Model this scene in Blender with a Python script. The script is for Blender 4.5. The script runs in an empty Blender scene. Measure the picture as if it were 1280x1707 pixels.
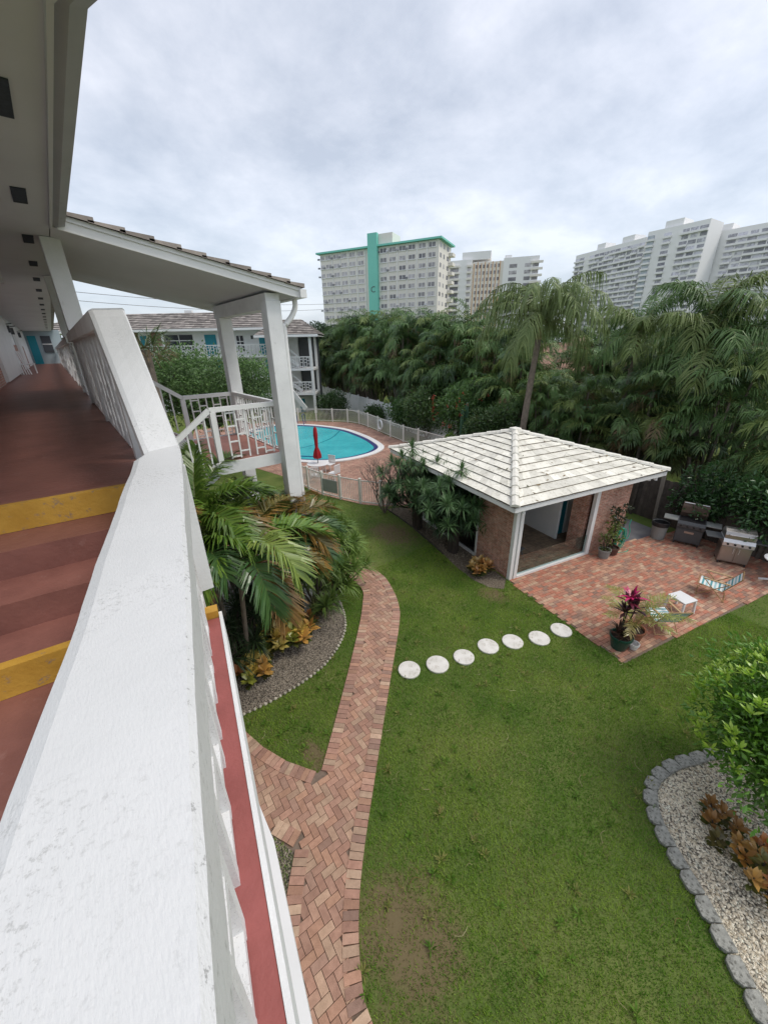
import bpy, math, random
import numpy as np
from mathutils import Matrix, Vector
random.seed(7); rng = np.random.default_rng(11)
sc = bpy.context.scene
COL = sc.collection
PI = math.pi
def rad(a): return math.radians(a)

# ---------------------------------------------------------------- materials
def newmat(name):
    m = bpy.data.materials.new(name); m.use_nodes = True
    nt = m.node_tree; bs = nt.nodes['Principled BSDF']
    return m, nt, bs
def N(nt, typ, **kw):
    n = nt.nodes.new(typ)
    for k, v in kw.items():
        if k in n.inputs.keys(): n.inputs[k].default_value = v
        else: setattr(n, k, v)
    return n
def rgba(c): return (c[0], c[1], c[2], 1.0)
def noise(nt, scale, detail=4, rough=.6, vec=None):
    n = N(nt, 'ShaderNodeTexNoise'); n.inputs['Scale'].default_value = scale
    n.inputs['Detail'].default_value = detail; n.inputs['Roughness'].default_value = rough
    if vec is None:
        tc = N(nt, 'ShaderNodeTexCoord'); vec = tc.outputs['Object']
    nt.links.new(vec, n.inputs['Vector'])
    return n
def ramp(nt, fac, stops):
    r = N(nt, 'ShaderNodeValToRGB'); e = r.color_ramp.elements
    while len(e) < len(stops): e.new(.5)
    for el, (p, c) in zip(e, stops):
        el.position = p; el.color = rgba(c) if not isinstance(c, (int, float)) else (c, c, c, 1)
    nt.links.new(fac, r.inputs['Fac']); return r
def mixc(nt, fac, a, b, mode='MIX'):
    m = N(nt, 'ShaderNodeMix', data_type='RGBA', blend_type=mode)
    for i, v in ((0, fac), (6, a), (7, b)):
        if isinstance(v, (int, float)): m.inputs[i].default_value = v
        elif isinstance(v, (tuple, list)): m.inputs[i].default_value = rgba(v)
        else: nt.links.new(v, m.inputs[i])
    return m.outputs[2]
def M(name, c1, c2=None, scale=3., rough=.7, bump=0., bscale=40., attr=False, metal=0., spec=.35, dirt=None, dscale=8., dth=(.55, .7), noiserough=.6):
    m, nt, bs = newmat(name)
    c2 = c2 or tuple(x*.8 for x in c1)
    n = noise(nt, scale, 5, noiserough)
    col = ramp(nt, n.outputs['Fac'], [(.3, c1), (.7, c2)]).outputs['Color']
    if dirt:
        d = noise(nt, dscale, 8, .75)
        f = ramp(nt, d.outputs['Fac'], [(dth[0], 0.), (dth[1], 1.)])
        col = mixc(nt, f.outputs['Color'], col, dirt)
    if attr:
        a = N(nt, 'ShaderNodeAttribute', attribute_name='col')
        col = mixc(nt, 1., col, a.outputs['Color'], 'MULTIPLY')
    nt.links.new(col, bs.inputs['Base Color'])
    bs.inputs['Roughness'].default_value = rough; bs.inputs['Metallic'].default_value = metal
    bs.inputs['Specular IOR Level'].default_value = spec
    if bump:
        b = noise(nt, bscale, 4); bp = N(nt, 'ShaderNodeBump'); bp.inputs['Strength'].default_value = bump
        bp.inputs['Distance'].default_value = .01
        nt.links.new(b.outputs['Fac'], bp.inputs['Height']); nt.links.new(bp.outputs['Normal'], bs.inputs['Normal'])
    return m
def leafmat(name, tint=(1, 1, 1), rough=.45, trans=.25, spec=.4):
    m, nt, bs = newmat(name)
    a = N(nt, 'ShaderNodeAttribute', attribute_name='col')
    col = mixc(nt, 1., a.outputs['Color'], tint, 'MULTIPLY')
    oi = N(nt, 'ShaderNodeObjectInfo')
    hv = N(nt, 'ShaderNodeHueSaturation')
    mp = N(nt, 'ShaderNodeMapRange'); mp.inputs['To Min'].default_value = .8; mp.inputs['To Max'].default_value = 1.2
    nt.links.new(oi.outputs['Random'], mp.inputs['Value']); nt.links.new(mp.outputs[0], hv.inputs['Value'])
    nt.links.new(col, hv.inputs['Color']); col = hv.outputs['Color']
    nt.links.new(col, bs.inputs['Base Color']); bs.inputs['Roughness'].default_value = rough
    bs.inputs['Specular IOR Level'].default_value = spec
    t = N(nt, 'ShaderNodeBsdfTranslucent'); nt.links.new(col, t.inputs['Color'])
    mx = N(nt, 'ShaderNodeMixShader'); mx.inputs[0].default_value = trans
    nt.links.new(bs.outputs[0], mx.inputs[1]); nt.links.new(t.outputs[0], mx.inputs[2])
    nt.links.new(mx.outputs[0], nt.nodes['Material Output'].inputs['Surface'])
    return m
def brickmat(name, c1, c2, mortar, bw=.2, bh=.065, ms=.008, horizontal=False):
    m, nt, bs = newmat(name)
    tc = N(nt, 'ShaderNodeTexCoord'); sx = N(nt, 'ShaderNodeSeparateXYZ'); nt.links.new(tc.outputs['Object'], sx.inputs[0])
    cx = N(nt, 'ShaderNodeCombineXYZ')
    if horizontal:
        nt.links.new(sx.outputs['X'], cx.inputs['X']); nt.links.new(sx.outputs['Y'], cx.inputs['Y'])
    else:
        ad = N(nt, 'ShaderNodeMath', operation='ADD'); nt.links.new(sx.outputs['X'], ad.inputs[0]); nt.links.new(sx.outputs['Y'], ad.inputs[1])
        nt.links.new(ad.outputs[0], cx.inputs['X']); nt.links.new(sx.outputs['Z'], cx.inputs['Y'])
    b = N(nt, 'ShaderNodeTexBrick'); nt.links.new(cx.outputs[0], b.inputs['Vector'])
    b.inputs['Color1'].default_value = rgba(c1); b.inputs['Color2'].default_value = rgba(c2); b.inputs['Mortar'].default_value = rgba(mortar)
    b.inputs['Scale'].default_value = 1; b.inputs['Brick Width'].default_value = bw; b.inputs['Row Height'].default_value = bh
    b.inputs['Mortar Size'].default_value = ms; b.inputs['Bias'].default_value = -.1
    n = noise(nt, 9, 6, .75); n2 = noise(nt, 1.2, 3)
    f = ramp(nt, n.outputs['Fac'], [(.3, .55), (.7, 1.35)])
    col = mixc(nt, 1., b.outputs['Color'], f.outputs['Color'], 'MULTIPLY')
    f2 = ramp(nt, n2.outputs['Fac'], [(.35, .75), (.65, 1.15)])
    col = mixc(nt, 1., col, f2.outputs['Color'], 'MULTIPLY')
    nt.links.new(col, bs.inputs['Base Color']); bs.inputs['Roughness'].default_value = .85
    bp = N(nt, 'ShaderNodeBump'); bp.inputs['Distance'].default_value = .01; bp.inputs['Strength'].default_value = .7
    iv = N(nt, 'ShaderNodeMath', operation='SUBTRACT'); iv.inputs[0].default_value = 1; nt.links.new(b.outputs['Fac'], iv.inputs[1])
    nt.links.new(iv.outputs[0], bp.inputs['Height']); nt.links.new(bp.outputs['Normal'], bs.inputs['Normal'])
    return m

def capmat():
    m, nt, bs = newmat('weathered white paint')
    big = noise(nt, 1.3, 4, .6); col = ramp(nt, big.outputs['Fac'], [(.3, (.67, .675, .67)), (.7, (.57, .58, .575))]).outputs['Color']
    band = noise(nt, 2.2, 3, .6); sp = noise(nt, 75, 7, .8)
    f1 = ramp(nt, band.outputs['Fac'], [(.46, 0.), (.64, 1.)])
    f2 = ramp(nt, sp.outputs['Fac'], [(.53, 0.), (.62, 1.)])
    f = mixc(nt, 1., f1.outputs['Color'], f2.outputs['Color'], 'MULTIPLY')
    f = mixc(nt, 1., f, (.55, .55, .55), 'MULTIPLY')
    col = mixc(nt, f, col, (.22, .22, .2))
    # dark mildew along the drip edge where the paint has flaked
    at = N(nt, 'ShaderNodeAttribute', attribute_name='col')
    ed = N(nt, 'ShaderNodeMath', operation='SUBTRACT'); ed.inputs[0].default_value = 1; nt.links.new(at.outputs['Fac'], ed.inputs[1])
    sp2 = noise(nt, 38, 8, .8); f3 = ramp(nt, sp2.outputs['Fac'], [(.56, 0.), (.61, .75)])
    e = N(nt, 'ShaderNodeMath', operation='MULTIPLY'); nt.links.new(ed.outputs[0], e.inputs[0]); nt.links.new(f3.outputs['Color'], e.inputs[1])
    col = mixc(nt, e.outputs[0], col, (.16, .16, .15))
    nt.links.new(col, bs.inputs['Base Color']); bs.inputs['Roughness'].default_value = .5; bs.inputs['Specular IOR Level'].default_value = .4
    tc = N(nt, 'ShaderNodeTexCoord'); mp = N(nt, 'ShaderNodeMapping'); mp.inputs['Scale'].default_value = (1, .3, 1); mp.inputs['Rotation'].default_value = (0, 0, rad(12))
    nt.links.new(tc.outputs['Object'], mp.inputs[0])
    br = noise(nt, 230, 3, .6, mp.outputs[0]); b2 = noise(nt, 22, 4, .6)
    ad = N(nt, 'ShaderNodeMath', operation='ADD'); nt.links.new(br.outputs['Fac'], ad.inputs[0]); nt.links.new(b2.outputs['Fac'], ad.inputs[1])
    bp = N(nt, 'ShaderNodeBump'); bp.inputs['Strength'].default_value = .3; bp.inputs['Distance'].default_value = .005
    nt.links.new(ad.outputs[0], bp.inputs['Height']); nt.links.new(bp.outputs['Normal'], bs.inputs['Normal'])
    return m
def grassground():
    m, nt, bs = newmat('lawn soil and thatch')
    n1 = noise(nt, .55, 4, .6); n2 = noise(nt, 60, 6, .8); n3 = noise(nt, 3, 5, .7)
    c = ramp(nt, n1.outputs['Fac'], [(.35, (.08, .125, .03)), (.65, (.14, .17, .05))]).outputs['Color']
    f = ramp(nt, n2.outputs['Fac'], [(.3, .45), (.7, 1.6)]); c = mixc(nt, 1., c, f.outputs['Color'], 'MULTIPLY')
    f = ramp(nt, n3.outputs['Fac'], [(.58, 0.), (.75, .6)]); c = mixc(nt, f.outputs['Color'], c, (.16, .14, .06))
    tc = N(nt, 'ShaderNodeTexCoord')
    for (x, y, rx_, ry_) in ((1.5, 1.6, .72, .8), (1.72, 4.3, .2, .45), (5.9, 8.8, .6, .8), (8.3, 10, .8, 1.2), (8.0, 5.2, .4, .5)):
        mp = N(nt, 'ShaderNodeMapping'); mp.inputs['Location'].default_value = (-x/rx_, -y/ry_, 0); mp.inputs['Scale'].default_value = (1/rx_, 1/ry_, 1); nt.links.new(tc.outputs['Object'], mp.inputs[0])
        ln = N(nt, 'ShaderNodeVectorMath', operation='LENGTH'); nt.links.new(mp.outputs[0], ln.inputs[0])
        ad = N(nt, 'ShaderNodeMath', operation='MULTIPLY_ADD'); ad.inputs[1].default_value = 1.6; nt.links.new(n3.outputs['Fac'], ad.inputs[0]); nt.links.new(ln.outputs['Value'], ad.inputs[2])
        f = ramp(nt, ad.outputs[0], [(.0, .9), (1., .0)]); f.color_ramp.elements[0].position = .75; f.color_ramp.elements[1].position = 1.; sc_ = N(nt, 'ShaderNodeMath', operation='MULTIPLY'); sc_.inputs[1].default_value = .55; nt.links.new(ad.outputs[0], sc_.inputs[0]); nt.links.new(sc_.outputs[0], f.inputs['Fac'])
        soil = mixc(nt, n2.outputs['Fac'], (.13, .095, .055), (.2, .155, .09)); c = mixc(nt, f.outputs['Color'], c, soil)
    nt.links.new(c, bs.inputs['Base Color']); bs.inputs['Roughness'].default_value = .95; bs.inputs['Specular IOR Level'].default_value = .1
    return m
def gravelmat(name, tone):
    m, nt, bs = newmat(name)
    tc = N(nt, 'ShaderNodeTexCoord')
    v = N(nt, 'ShaderNodeTexVoronoi'); v.inputs['Scale'].default_value = 38; nt.links.new(tc.outputs['Object'], v.inputs['Vector'])
    h = N(nt, 'ShaderNodeSeparateColor'); nt.links.new(v.outputs['Color'], h.inputs[0])
    c = ramp(nt, h.outputs[0], [(.0, tuple(x*.35 for x in tone)), (.45, tone), (1., tuple(min(1, x*1.5) for x in tone))]).outputs['Color']
    e = ramp(nt, v.outputs['Distance'], [(.35, 1.), (.75, .25)]); c = mixc(nt, 1., c, e.outputs['Color'], 'MULTIPLY')
    n = noise(nt, 1.5, 4); f = ramp(nt, n.outputs['Fac'], [(.35, .7), (.6, 1.05)]); c = mixc(nt, 1., c, f.outputs['Color'], 'MULTIPLY')
    nt.links.new(c, bs.inputs['Base Color']); bs.inputs['Roughness'].default_value = .9
    bp = N(nt, 'ShaderNodeBump'); bp.inputs['Distance'].default_value = .03; bp.inputs['Strength'].default_value = 1; bp.invert = True
    nt.links.new(v.outputs['Distance'], bp.inputs['Height']); nt.links.new(bp.outputs['Normal'], bs.inputs['Normal'])
    return m
def watermat():
    m, nt, bs = newmat('pool water')
    n = noise(nt, .35, 6, .65); c = ramp(nt, n.outputs['Fac'], [(.3, (.025, .38, .44)), (.7, (.07, .56, .6))])
    nt.links.new(c.outputs['Color'], bs.inputs['Base Color']); bs.inputs['Roughness'].default_value = .06; bs.inputs['IOR'].default_value = 1.33
    b = noise(nt, 3.5, 5, .7); bp = N(nt, 'ShaderNodeBump'); bp.inputs['Distance'].default_value = .06; bp.inputs['Strength'].default_value = .5
    nt.links.new(b.outputs['Fac'], bp.inputs['Height']); nt.links.new(bp.outputs['Normal'], bs.inputs['Normal'])
    return m
def glassmat(name='window glass', tint=(.8, .9, .9), op=.12):
    m, nt, bs = newmat(name)
    tr = N(nt, 'ShaderNodeBsdfTransparent'); tr.inputs[0].default_value = rgba(tint)
    gl = N(nt, 'ShaderNodeBsdfGlossy'); gl.inputs['Roughness'].default_value = .03
    mx = N(nt, 'ShaderNodeMixShader'); mx.inputs[0].default_value = op
    nt.links.new(tr.outputs[0], mx.inputs[1]); nt.links.new(gl.outputs[0], mx.inputs[2]); nt.links.new(mx.outputs[0], nt.nodes['Material Output'].inputs['Surface'])
    return m

W_CAP = capmat()
W = M('white painted masonry', (.8, .81, .81), (.69, .7, .7), 2.5, .6, .3, 60, dirt=(.42, .42, .4), dscale=5, dth=(.62, .8))
W_CLEAN = M('white trim paint', (.82, .82, .81), (.74, .75, .74), 1.5, .45)
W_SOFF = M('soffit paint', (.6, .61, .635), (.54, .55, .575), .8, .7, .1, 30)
W_TOWER = M('tower wall paint', (.78, .75, .69), (.72, .69, .64), .02, .8)  # tower paints lightened so their colour stands in for distance haze
W_TOWER2 = M('tower white paint', (.8, .8, .79), (.75, .75, .75), .02, .8)
SPECK = M('rain speckled white paint', (.78, .78, .77), (.68, .68, .67), 3, .6, .3, 60, dirt=(.4, .4, .38), dscale=110, dth=(.56, .66))
REDF = M('red brown deck paint', (.27, .115, .09), (.18, .075, .06), 3, .42, .35, 25, dirt=(.34, .2, .17), dscale=5.5, dth=(.6, .8))
REDL = M('sunlit red slab paint', (.36, .11, .1), (.28, .085, .075), 5, .5, .3, 50)  # brighter copy of the deck red, with sunlight put into its colour
YEL = M('yellow step paint', (.6, .35, .06), (.46, .25, .035), 5, .5, .35, 40, dirt=(.28, .2, .14), dscale=16, dth=(.57, .66))
TEAL = M('teal door paint', (.02, .27, .34), (.018, .23, .3), 2, .4)
TEALL = M('turquoise stucco', (.22, .62, .52), (.19, .56, .47), .1, .7)
DARKG = M('dark window glass', (.03, .035, .045), (.05, .055, .065), .3, .12, spec=.6)
def winmat(name, a, b, rough):
    m, nt, bs = newmat(name); oi = N(nt, 'ShaderNodeObjectInfo'); n = noise(nt, .45, 3, .8)
    ad = N(nt, 'ShaderNodeMath', operation='MULTIPLY_ADD'); ad.inputs[1].default_value = .5; nt.links.new(oi.outputs['Random'], ad.inputs[0]); nt.links.new(n.outputs['Fac'], ad.inputs[2])
    c = ramp(nt, ad.outputs[0], [(.45, a), (.75, b), (.95, tuple(min(1, x*1.9) for x in b))]); nt.links.new(c.outputs['Color'], bs.inputs['Base Color']); bs.inputs['Roughness'].default_value = rough; return m
TWIN = winmat('tower window glass', (.13, .13, .15), (.26, .25, .26), .3)
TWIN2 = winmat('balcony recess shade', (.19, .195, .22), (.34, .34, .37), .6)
ORAN = M('orange tower fins', (.66, .4, .2), (.58, .34, .17), .2, .8)
BRICK = brickmat('cabana brick', (.46, .2, .14), (.6, .36, .27), (.58, .48, .41), .2, .058, .006)
BRICK_F = brickmat('motel brick', (.33, .13, .09), (.42, .22, .16), (.4, .35, .3), .2, .065, .008)
DECKB = brickmat('pool deck pavers', (.36, .19, .14), (.48, .3, .22), (.25, .17, .13), .21, .105, .006, True)
PAVER = M('paver brick', (1., 1., 1.), (.75, .73, .72), 14, .85, .5, 90, attr=True)
JOINT = M('sand joints', (.24, .18, .14), (.15, .115, .09), 12, .95)
TILEF = brickmat('cabana floor tiles', (.2, .15, .1), (.24, .18, .125), (.14, .105, .08), .3, .3, .01, True)
ROOFW = M('white painted roof tile', (.84, .82, .75), (.7, .68, .6), 3.2, .75, .6, 30, attr=True, dirt=(.36, .33, .26), dscale=9, dth=(.52, .74), noiserough=.75)
ROOFG = M('weathered grey roof tile', (.34, .31, .28), (.2, .18, .17), 3, .85, .6, 20, attr=True)
ROOFB = M('brown house roof', (.28, .17, .12), (.2, .12, .09), 2, .9)
LAWN = grassground()
BARE = M('bare soil', (.17, .125, .075), (.11, .085, .05), 8, .95, .8, 40)
GRAV = gravelmat('grey brown gravel', (.34, .29, .23))
GRAVW = gravelmat('pale shell gravel', (.82, .72, .56))
MULCH = M('leaf litter and gravel', (.2, .165, .12), (.1, .08, .06), 25, .95, 1., 60)
CONC = M('dark concrete', (.16, .16, .17), (.12, .12, .13), 2, .8, .3, 40)
STONE = M('weathered grey edging stone', (.4, .4, .36), (.22, .22, .2), 14, .95, 1., 60, dirt=(.1, .1, .085), dscale=22, dth=(.5, .62))
STEP = M('white painted stepping stone', (.76, .74, .7), (.6, .58, .53), 5, .75, .5, 40, dirt=(.36, .32, .25), dscale=10, dth=(.55, .72))
WATER = watermat()
NAVY = M('navy waterline tile', (.05, .05, .2), (.03, .04, .14), 20, .3)
FENCE = M('cream aluminium fence', (.82, .8, .74), (.74, .72, .67), 2, .5)
VINYL = M('white vinyl fence', (.75, .76, .77), (.66, .67, .68), 1, .5)
WOOD = M('weathered wood', (.10, .085, .07), (.06, .05, .042), 6, .9, .5, 30)
BARK = M('palm bark', (.24, .2, .16), (.13, .11, .09), 6, .9, .9, 25)
BARKD = M('dark shrub bark', (.07, .055, .045), (.04, .032, .027), 12, .95, 1., 30)
TWIG = M('bare grey twigs', (.24, .19, .16), (.15, .12, .1), 8, .9)
LEAF = leafmat('leaves')
LEAFG = leafmat('glossy leaves', rough=.3, spec=.6)
GRASSM = leafmat('grass blades', rough=.6, trans=.3, spec=.2)
RED = M('red canvas', (.42, .02, .03), (.3, .015, .02), 4, .8)
STEEL = M('brushed stainless steel', (.42, .4, .38), (.36, .34, .32), 3, .3, metal=.8)
STEELB = M('satin silver control panel', (.7, .7, .71), (.62, .62, .63), 3, .3, metal=.5)
BLACK = M('black plastic', (.02, .02, .022), (.03, .03, .032), 5, .4)
CHAR = M('charcoal painted metal', (.09, .095, .1), (.07, .075, .08), 3, .4)
GREYP = M('grey plastic', (.27, .28, .27), (.22, .23, .22), 3, .5)
PGREEN = M('dark green glazed pot', (.02, .075, .055), (.015, .055, .04), 3, .3)
TERRA = M('terracotta pot', (.33, .12, .07), (.24, .09, .05), 6, .8)
BROWNP = M('brown plastic pot', (.12, .06, .045), (.09, .045, .035), 6, .6)
SOIL = M('potting soil', (.06, .04, .03), (.03, .022, .016), 30, 1, .8, 80)
HOSE = M('green garden hose', (.03, .42, .28), (.025, .36, .24), 10, .4)
WPLAST = M('white plastic', (.78, .78, .78), (.7, .7, .7), 2, .4)
OAK = M('light wood arm', (.52, .36, .2), (.42, .28, .15), 8, .5)
BRASS = M('brass coloured tube', (.5, .33, .17), (.42, .27, .13), 5, .35, metal=.5)
STRIPE = M('striped sling fabric', (1, 1, 1), (.92, .92, .92), 20, .8, attr=True)
BLUE = M('blue rail', (.03, .06, .3), (.02, .05, .22), 4, .3)
REDSIGN = M('red sign lettering', (.7, .03, .03), (.6, .02, .02), 4, .5)
SIGNM = M('grey green sign panel', (.35, .37, .34), (.3, .32, .3), 3, .5)
WIRE = M('dark cable', (.1, .1, .11), (.08, .08, .09), 3, .6)
GLASS = glassmat()
BLUEG = M('vent mesh', (.07, .08, .1), (.05, .055, .07), 30, .9, spec=.1)

# ---------------------------------------------------------------- mesh builder
class MB:
    def __init__(s): s.v = []; s.f = []; s.c = []; s.col = (1, 1, 1)
    def face(s, *ids): s.f.append(ids); s.c.append(s.col)
    def poly(s, pts):
        b = len(s.v); s.v += [tuple(p) for p in pts]; s.face(*range(b, b+len(pts)))
    def box(s, x0, x1, y0, y1, z0, z1, M_=None):
        P = [(x, y, z) for z in (z0, z1) for y in (y0, y1) for x in (x0, x1)]
        if M_ is not None: P = [tuple(M_ @ Vector(p)) for p in P]
        b = len(s.v); s.v += P
        for q in ((0, 2, 3, 1), (4, 5, 7, 6), (0, 1, 5, 4), (2, 6, 7, 3), (0, 4, 6, 2), (1, 3, 7, 5)): s.face(*[b+i for i in q])
        return s
    def bar(s, p, q, w, h, up=(0, 0, 1)):
        p = Vector(p); q = Vector(q); d = (q-p); L = d.length; d.normalize(); u = Vector(up)
        if abs(d.dot(u)) > .98: u = Vector((0, 1, 0))
        r = d.cross(u).normalized(); u = r.cross(d)
        b = len(s.v)
        for t in (p, q):
            for a, c in ((-1, -1), (1, -1), (1, 1), (-1, 1)): s.v.append(tuple(t + r*a*w/2 + u*c*h/2))
        for q_ in ((0, 3, 2, 1), (4, 5, 6, 7), (0, 1, 5, 4), (1, 2, 6, 5), (2, 3, 7, 6), (3, 0, 4, 7)): s.face(*[b+i for i in q_])
        return s
    def tube(s, pts, r, n=6, caps=True):
        pts = [Vector(p) for p in pts]; rs = r if isinstance(r, (list, tuple)) else [r]*len(pts)
        b = len(s.v); ref = None
        for i, p in enumerate(pts):
            d = (pts[min(i+1, len(pts)-1)]-pts[max(i-1, 0)]).normalized()
            if ref is None: ref = Vector((0, 0, 1)) if abs(d.z) < .9 else Vector((1, 0, 0))
            a = d.cross(ref).normalized(); ref = a.cross(d).normalized() if True else ref
            c = d.cross(a)
            for k in range(n):
                t = 2*PI*k/n; s.v.append(tuple(p + a*math.cos(t)*rs[i] + c*math.sin(t)*rs[i]))
            ref = ref
        for i in range(len(pts)-1):
            for k in range(n):
                s.face(b+i*n+k, b+i*n+(k+1) % n, b+(i+1)*n+(k+1) % n, b+(i+1)*n+k)
        if caps:
            s.face(*[b+k for k in range(n)][::-1]); s.face(*[b+(len(pts)-1)*n+k for k in range(n)])
        return s
    def prism(s, pl, z0, z1, top=True):
        n = len(pl); b = len(s.v); s.v += [(x, y, z0) for x, y in pl] + [(x, y, z1) for x, y in pl]
        s.face(*range(b+n-1, b-1, -1)); s.face(*range(b+n, b+2*n))
        for i in range(n): s.face(b+i, b+(i+1) % n, b+n+(i+1) % n, b+n+i)
        return s
    def lathe(s, prof, cx=0, cy=0, n=20, cap0=True, cap1=True):
        b = len(s.v)
        for r, z in prof:
            for k in range(n):
                t = 2*PI*k/n; s.v.append((cx+r*math.cos(t), cy+r*math.sin(t), z))
        for i in range(len(prof)-1):
            for k in range(n): s.face(b+i*n+k, b+i*n+(k+1) % n, b+(i+1)*n+(k+1) % n, b+(i+1)*n+k)
        if cap0: s.face(*[b+k for k in range(n)][::-1])
        if cap1: s.face(*[b+(len(prof)-1)*n+k for k in range(n)])
        return s
    def arr(s, V, F, C):     # numpy vertices, faces, per-face colours
        b = len(s.v); s.v += V.tolist(); s.f += (F+b).tolist(); s.c += C.tolist()
    def build(s, name, mat, parent=None, smooth=False, bevel=0.):
        me = bpy.data.meshes.new(name)
        V = s.v
        if parent is not None:
            L = len(V)
            if L:
                A = np.array(V, dtype=float); Mi = np.array(world_of(parent).inverted())
                A = A @ Mi[:3, :3].T + Mi[:3, 3]; V = A.tolist()
        me.from_pydata(V, [], s.f)
        a = me.attributes.new('col', 'FLOAT_COLOR', 'FACE')
        cc = np.ones((len(s.f), 4), dtype=np.float32)
        if s.c: cc[:, :3] = np.array(s.c, dtype=np.float32)[:, :3]
        a.data.foreach_set('color', cc.ravel())
        me.update()
        if smooth: me.polygons.foreach_set('use_smooth', [True]*len(me.polygons))
        me.materials.append(mat)
        o = bpy.data.objects.new(name, me); COL.objects.link(o)
        if parent is not None: o.parent = parent
        if bevel:
            md = o.modifiers.new('bevel', 'BEVEL'); md.width = bevel; md.segments = 2; md.limit_method = 'ANGLE'; md.angle_limit = rad(40)
        return o
def world_of(o):
    m = Matrix.Translation(o.location) @ o.rotation_euler.to_matrix().to_4x4() @ Matrix.Diagonal((*o.scale, 1))
    return (world_of(o.parent) @ m) if o.parent else m
def tag(o, label=None, cat=None, group=None, kind=None):
    if label: o['label'] = label
    if cat: o['category'] = cat
    if group: o['group'] = group
    if kind: o['kind'] = kind
    return o
def thing(name, label, cat, loc=(0, 0, 0), rz=0, group=None):
    o = bpy.data.objects.new(name, None); COL.objects.link(o); o.empty_display_size = .2
    o.location = loc; o.rotation_euler = (0, 0, rz); return tag(o, label, cat, group)
def dup(o, loc=None, rz=None, sc_=None, label=None, parent=None):
    c = o.copy(); COL.objects.link(c)
    if parent is not None: c.parent = parent
    if loc is not None: c.location = loc
    if rz is not None: c.rotation_euler = (0, 0, rz)
    if sc_ is not None: c.scale = (sc_, sc_, sc_) if isinstance(sc_, (int, float)) else sc_
    if label: c['label'] = label
    for ch in list(o.children): dup(ch, parent=c)
    return c
def inpoly(x, y, pl):
    c = False; n = len(pl); j = n-1
    for i in range(n):
        xi, yi = pl[i]; xj, yj = pl[j]
        if (yi > y) != (yj > y) and x < (xj-xi)*(y-yi)/(yj-yi)+xi: c = not c
        j = i
    return c
def inpoly_np(X, Y, pl):
    c = np.zeros(X.shape, bool); n = len(pl); j = n-1
    for i in range(n):
        xi, yi = pl[i]; xj, yj = pl[j]
        if yi != yj:
            k = ((yi > Y) != (yj > Y)) & (X < (xj-xi)*(Y-yi)/(yj-yi)+xi); c ^= k
        j = i
    return c
def segdist(x, y, pl, closed=True):
    best = 9e9; n = len(pl)
    for i in range(n if closed else n-1):
        ax, ay = pl[i]; bx, by = pl[(i+1) % n]; dx, dy = bx-ax, by-ay
        t = max(0, min(1, ((x-ax)*dx+(y-ay)*dy)/(dx*dx+dy*dy+1e-9))); best = min(best, math.hypot(x-ax-t*dx, y-ay-t*dy))
    return best
def smooth(pts, n=6, closed=False):
    out = []; L = len(pts)
    rng_ = range(L if closed else L-1)
    g = (lambda i: pts[i % L]) if closed else (lambda i: pts[max(0, min(L-1, i))])
    for i in rng_:
        p0, p1, p2, p3 = g(i-1), g(i), g(i+1), g(i+2)
        for k in range(n):
            t = k/n
            out.append(tuple(.5*((2*b)+(-a+c)*t+(2*a-5*b+4*c-d)*t*t+(-a+3*b-3*c+d)*t**3) for a, b, c, d in zip(p0, p1, p2, p3)))
    if not closed: out.append(tuple(pts[-1]))
    return out
def sheet(name, pl, z, mat, kind='structure', label=None, cat=None):
    m = MB(); m.poly([(x, y, z) for x, y in pl]); o = m.build(name, mat); tag(o, label, cat, kind=kind); return o

# ---------------------------------------------------------------- camera, world, light
U1 = (.975, -.2215); U2 = (.2215, .975)
C0 = (8.96, 5.35); RZ = -math.atan2(.2215, .975)
def S(x, y): return (C0[0]+U1[0]*x+U2[0]*y, C0[1]+U1[1]*x+U2[1]*y)
F_, W_, H_ = 637., 1280., 1707.
up = -Vector((30., -1456., -F_)).normalized()
v = Vector((86-640., -(586-853.5), -F_)); v = (v - up*v.dot(up)).normalized(); xx = v.cross(up)
R3 = Matrix((xx, v, up))
cam = bpy.data.cameras.new('camera'); co = bpy.data.objects.new('camera', cam); COL.objects.link(co)
co.matrix_world = Matrix.Translation((0, 0, 6.6)) @ R3.to_4x4()
cam.sensor_fit = 'HORIZONTAL'; cam.sensor_width = 36; cam.lens = 36*F_/W_; cam.clip_start = .02; cam.clip_end = 3000
sc.camera = co
def ray(px, py):
    return (R3 @ Vector((px-640., 853.5-py, -F_)).normalized())
def at_dist(px, py, d):          # a surveyed point at horizontal distance d
    r = ray(px, py); k = d/math.hypot(r.x, r.y); return (r.x*k, r.y*k, 6.6+r.z*k)

w = bpy.data.worlds.new('World'); sc.world = w; w.use_nodes = True; nt = w.node_tree; nt.nodes.clear()
sky = N(nt, 'ShaderNodeTexSky', sky_type='NISHITA', sun_disc=False); SUN_EL, SUN_AZ = rad(58), rad(135)
sky.sun_elevation = SUN_EL; sky.sun_rotation = SUN_AZ; sky.dust_density = 3
b1 = N(nt, 'ShaderNodeBackground'); b1.inputs['Strength'].default_value = .06; nt.links.new(sky.outputs[0], b1.inputs['Color'])
tc = N(nt, 'ShaderNodeTexCoord'); sp = N(nt, 'ShaderNodeSeparateXYZ'); nt.links.new(tc.outputs['Generated'], sp.inputs[0])
zz = N(nt, 'ShaderNodeMath', operation='MAXIMUM'); zz.inputs[1].default_value = 0.0; nt.links.new(sp.outputs['Z'], zz.inputs[0])
za = N(nt, 'ShaderNodeMath', operation='ADD'); za.inputs[1].default_value = .3; nt.links.new(zz.outputs[0], za.inputs[0])
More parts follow.
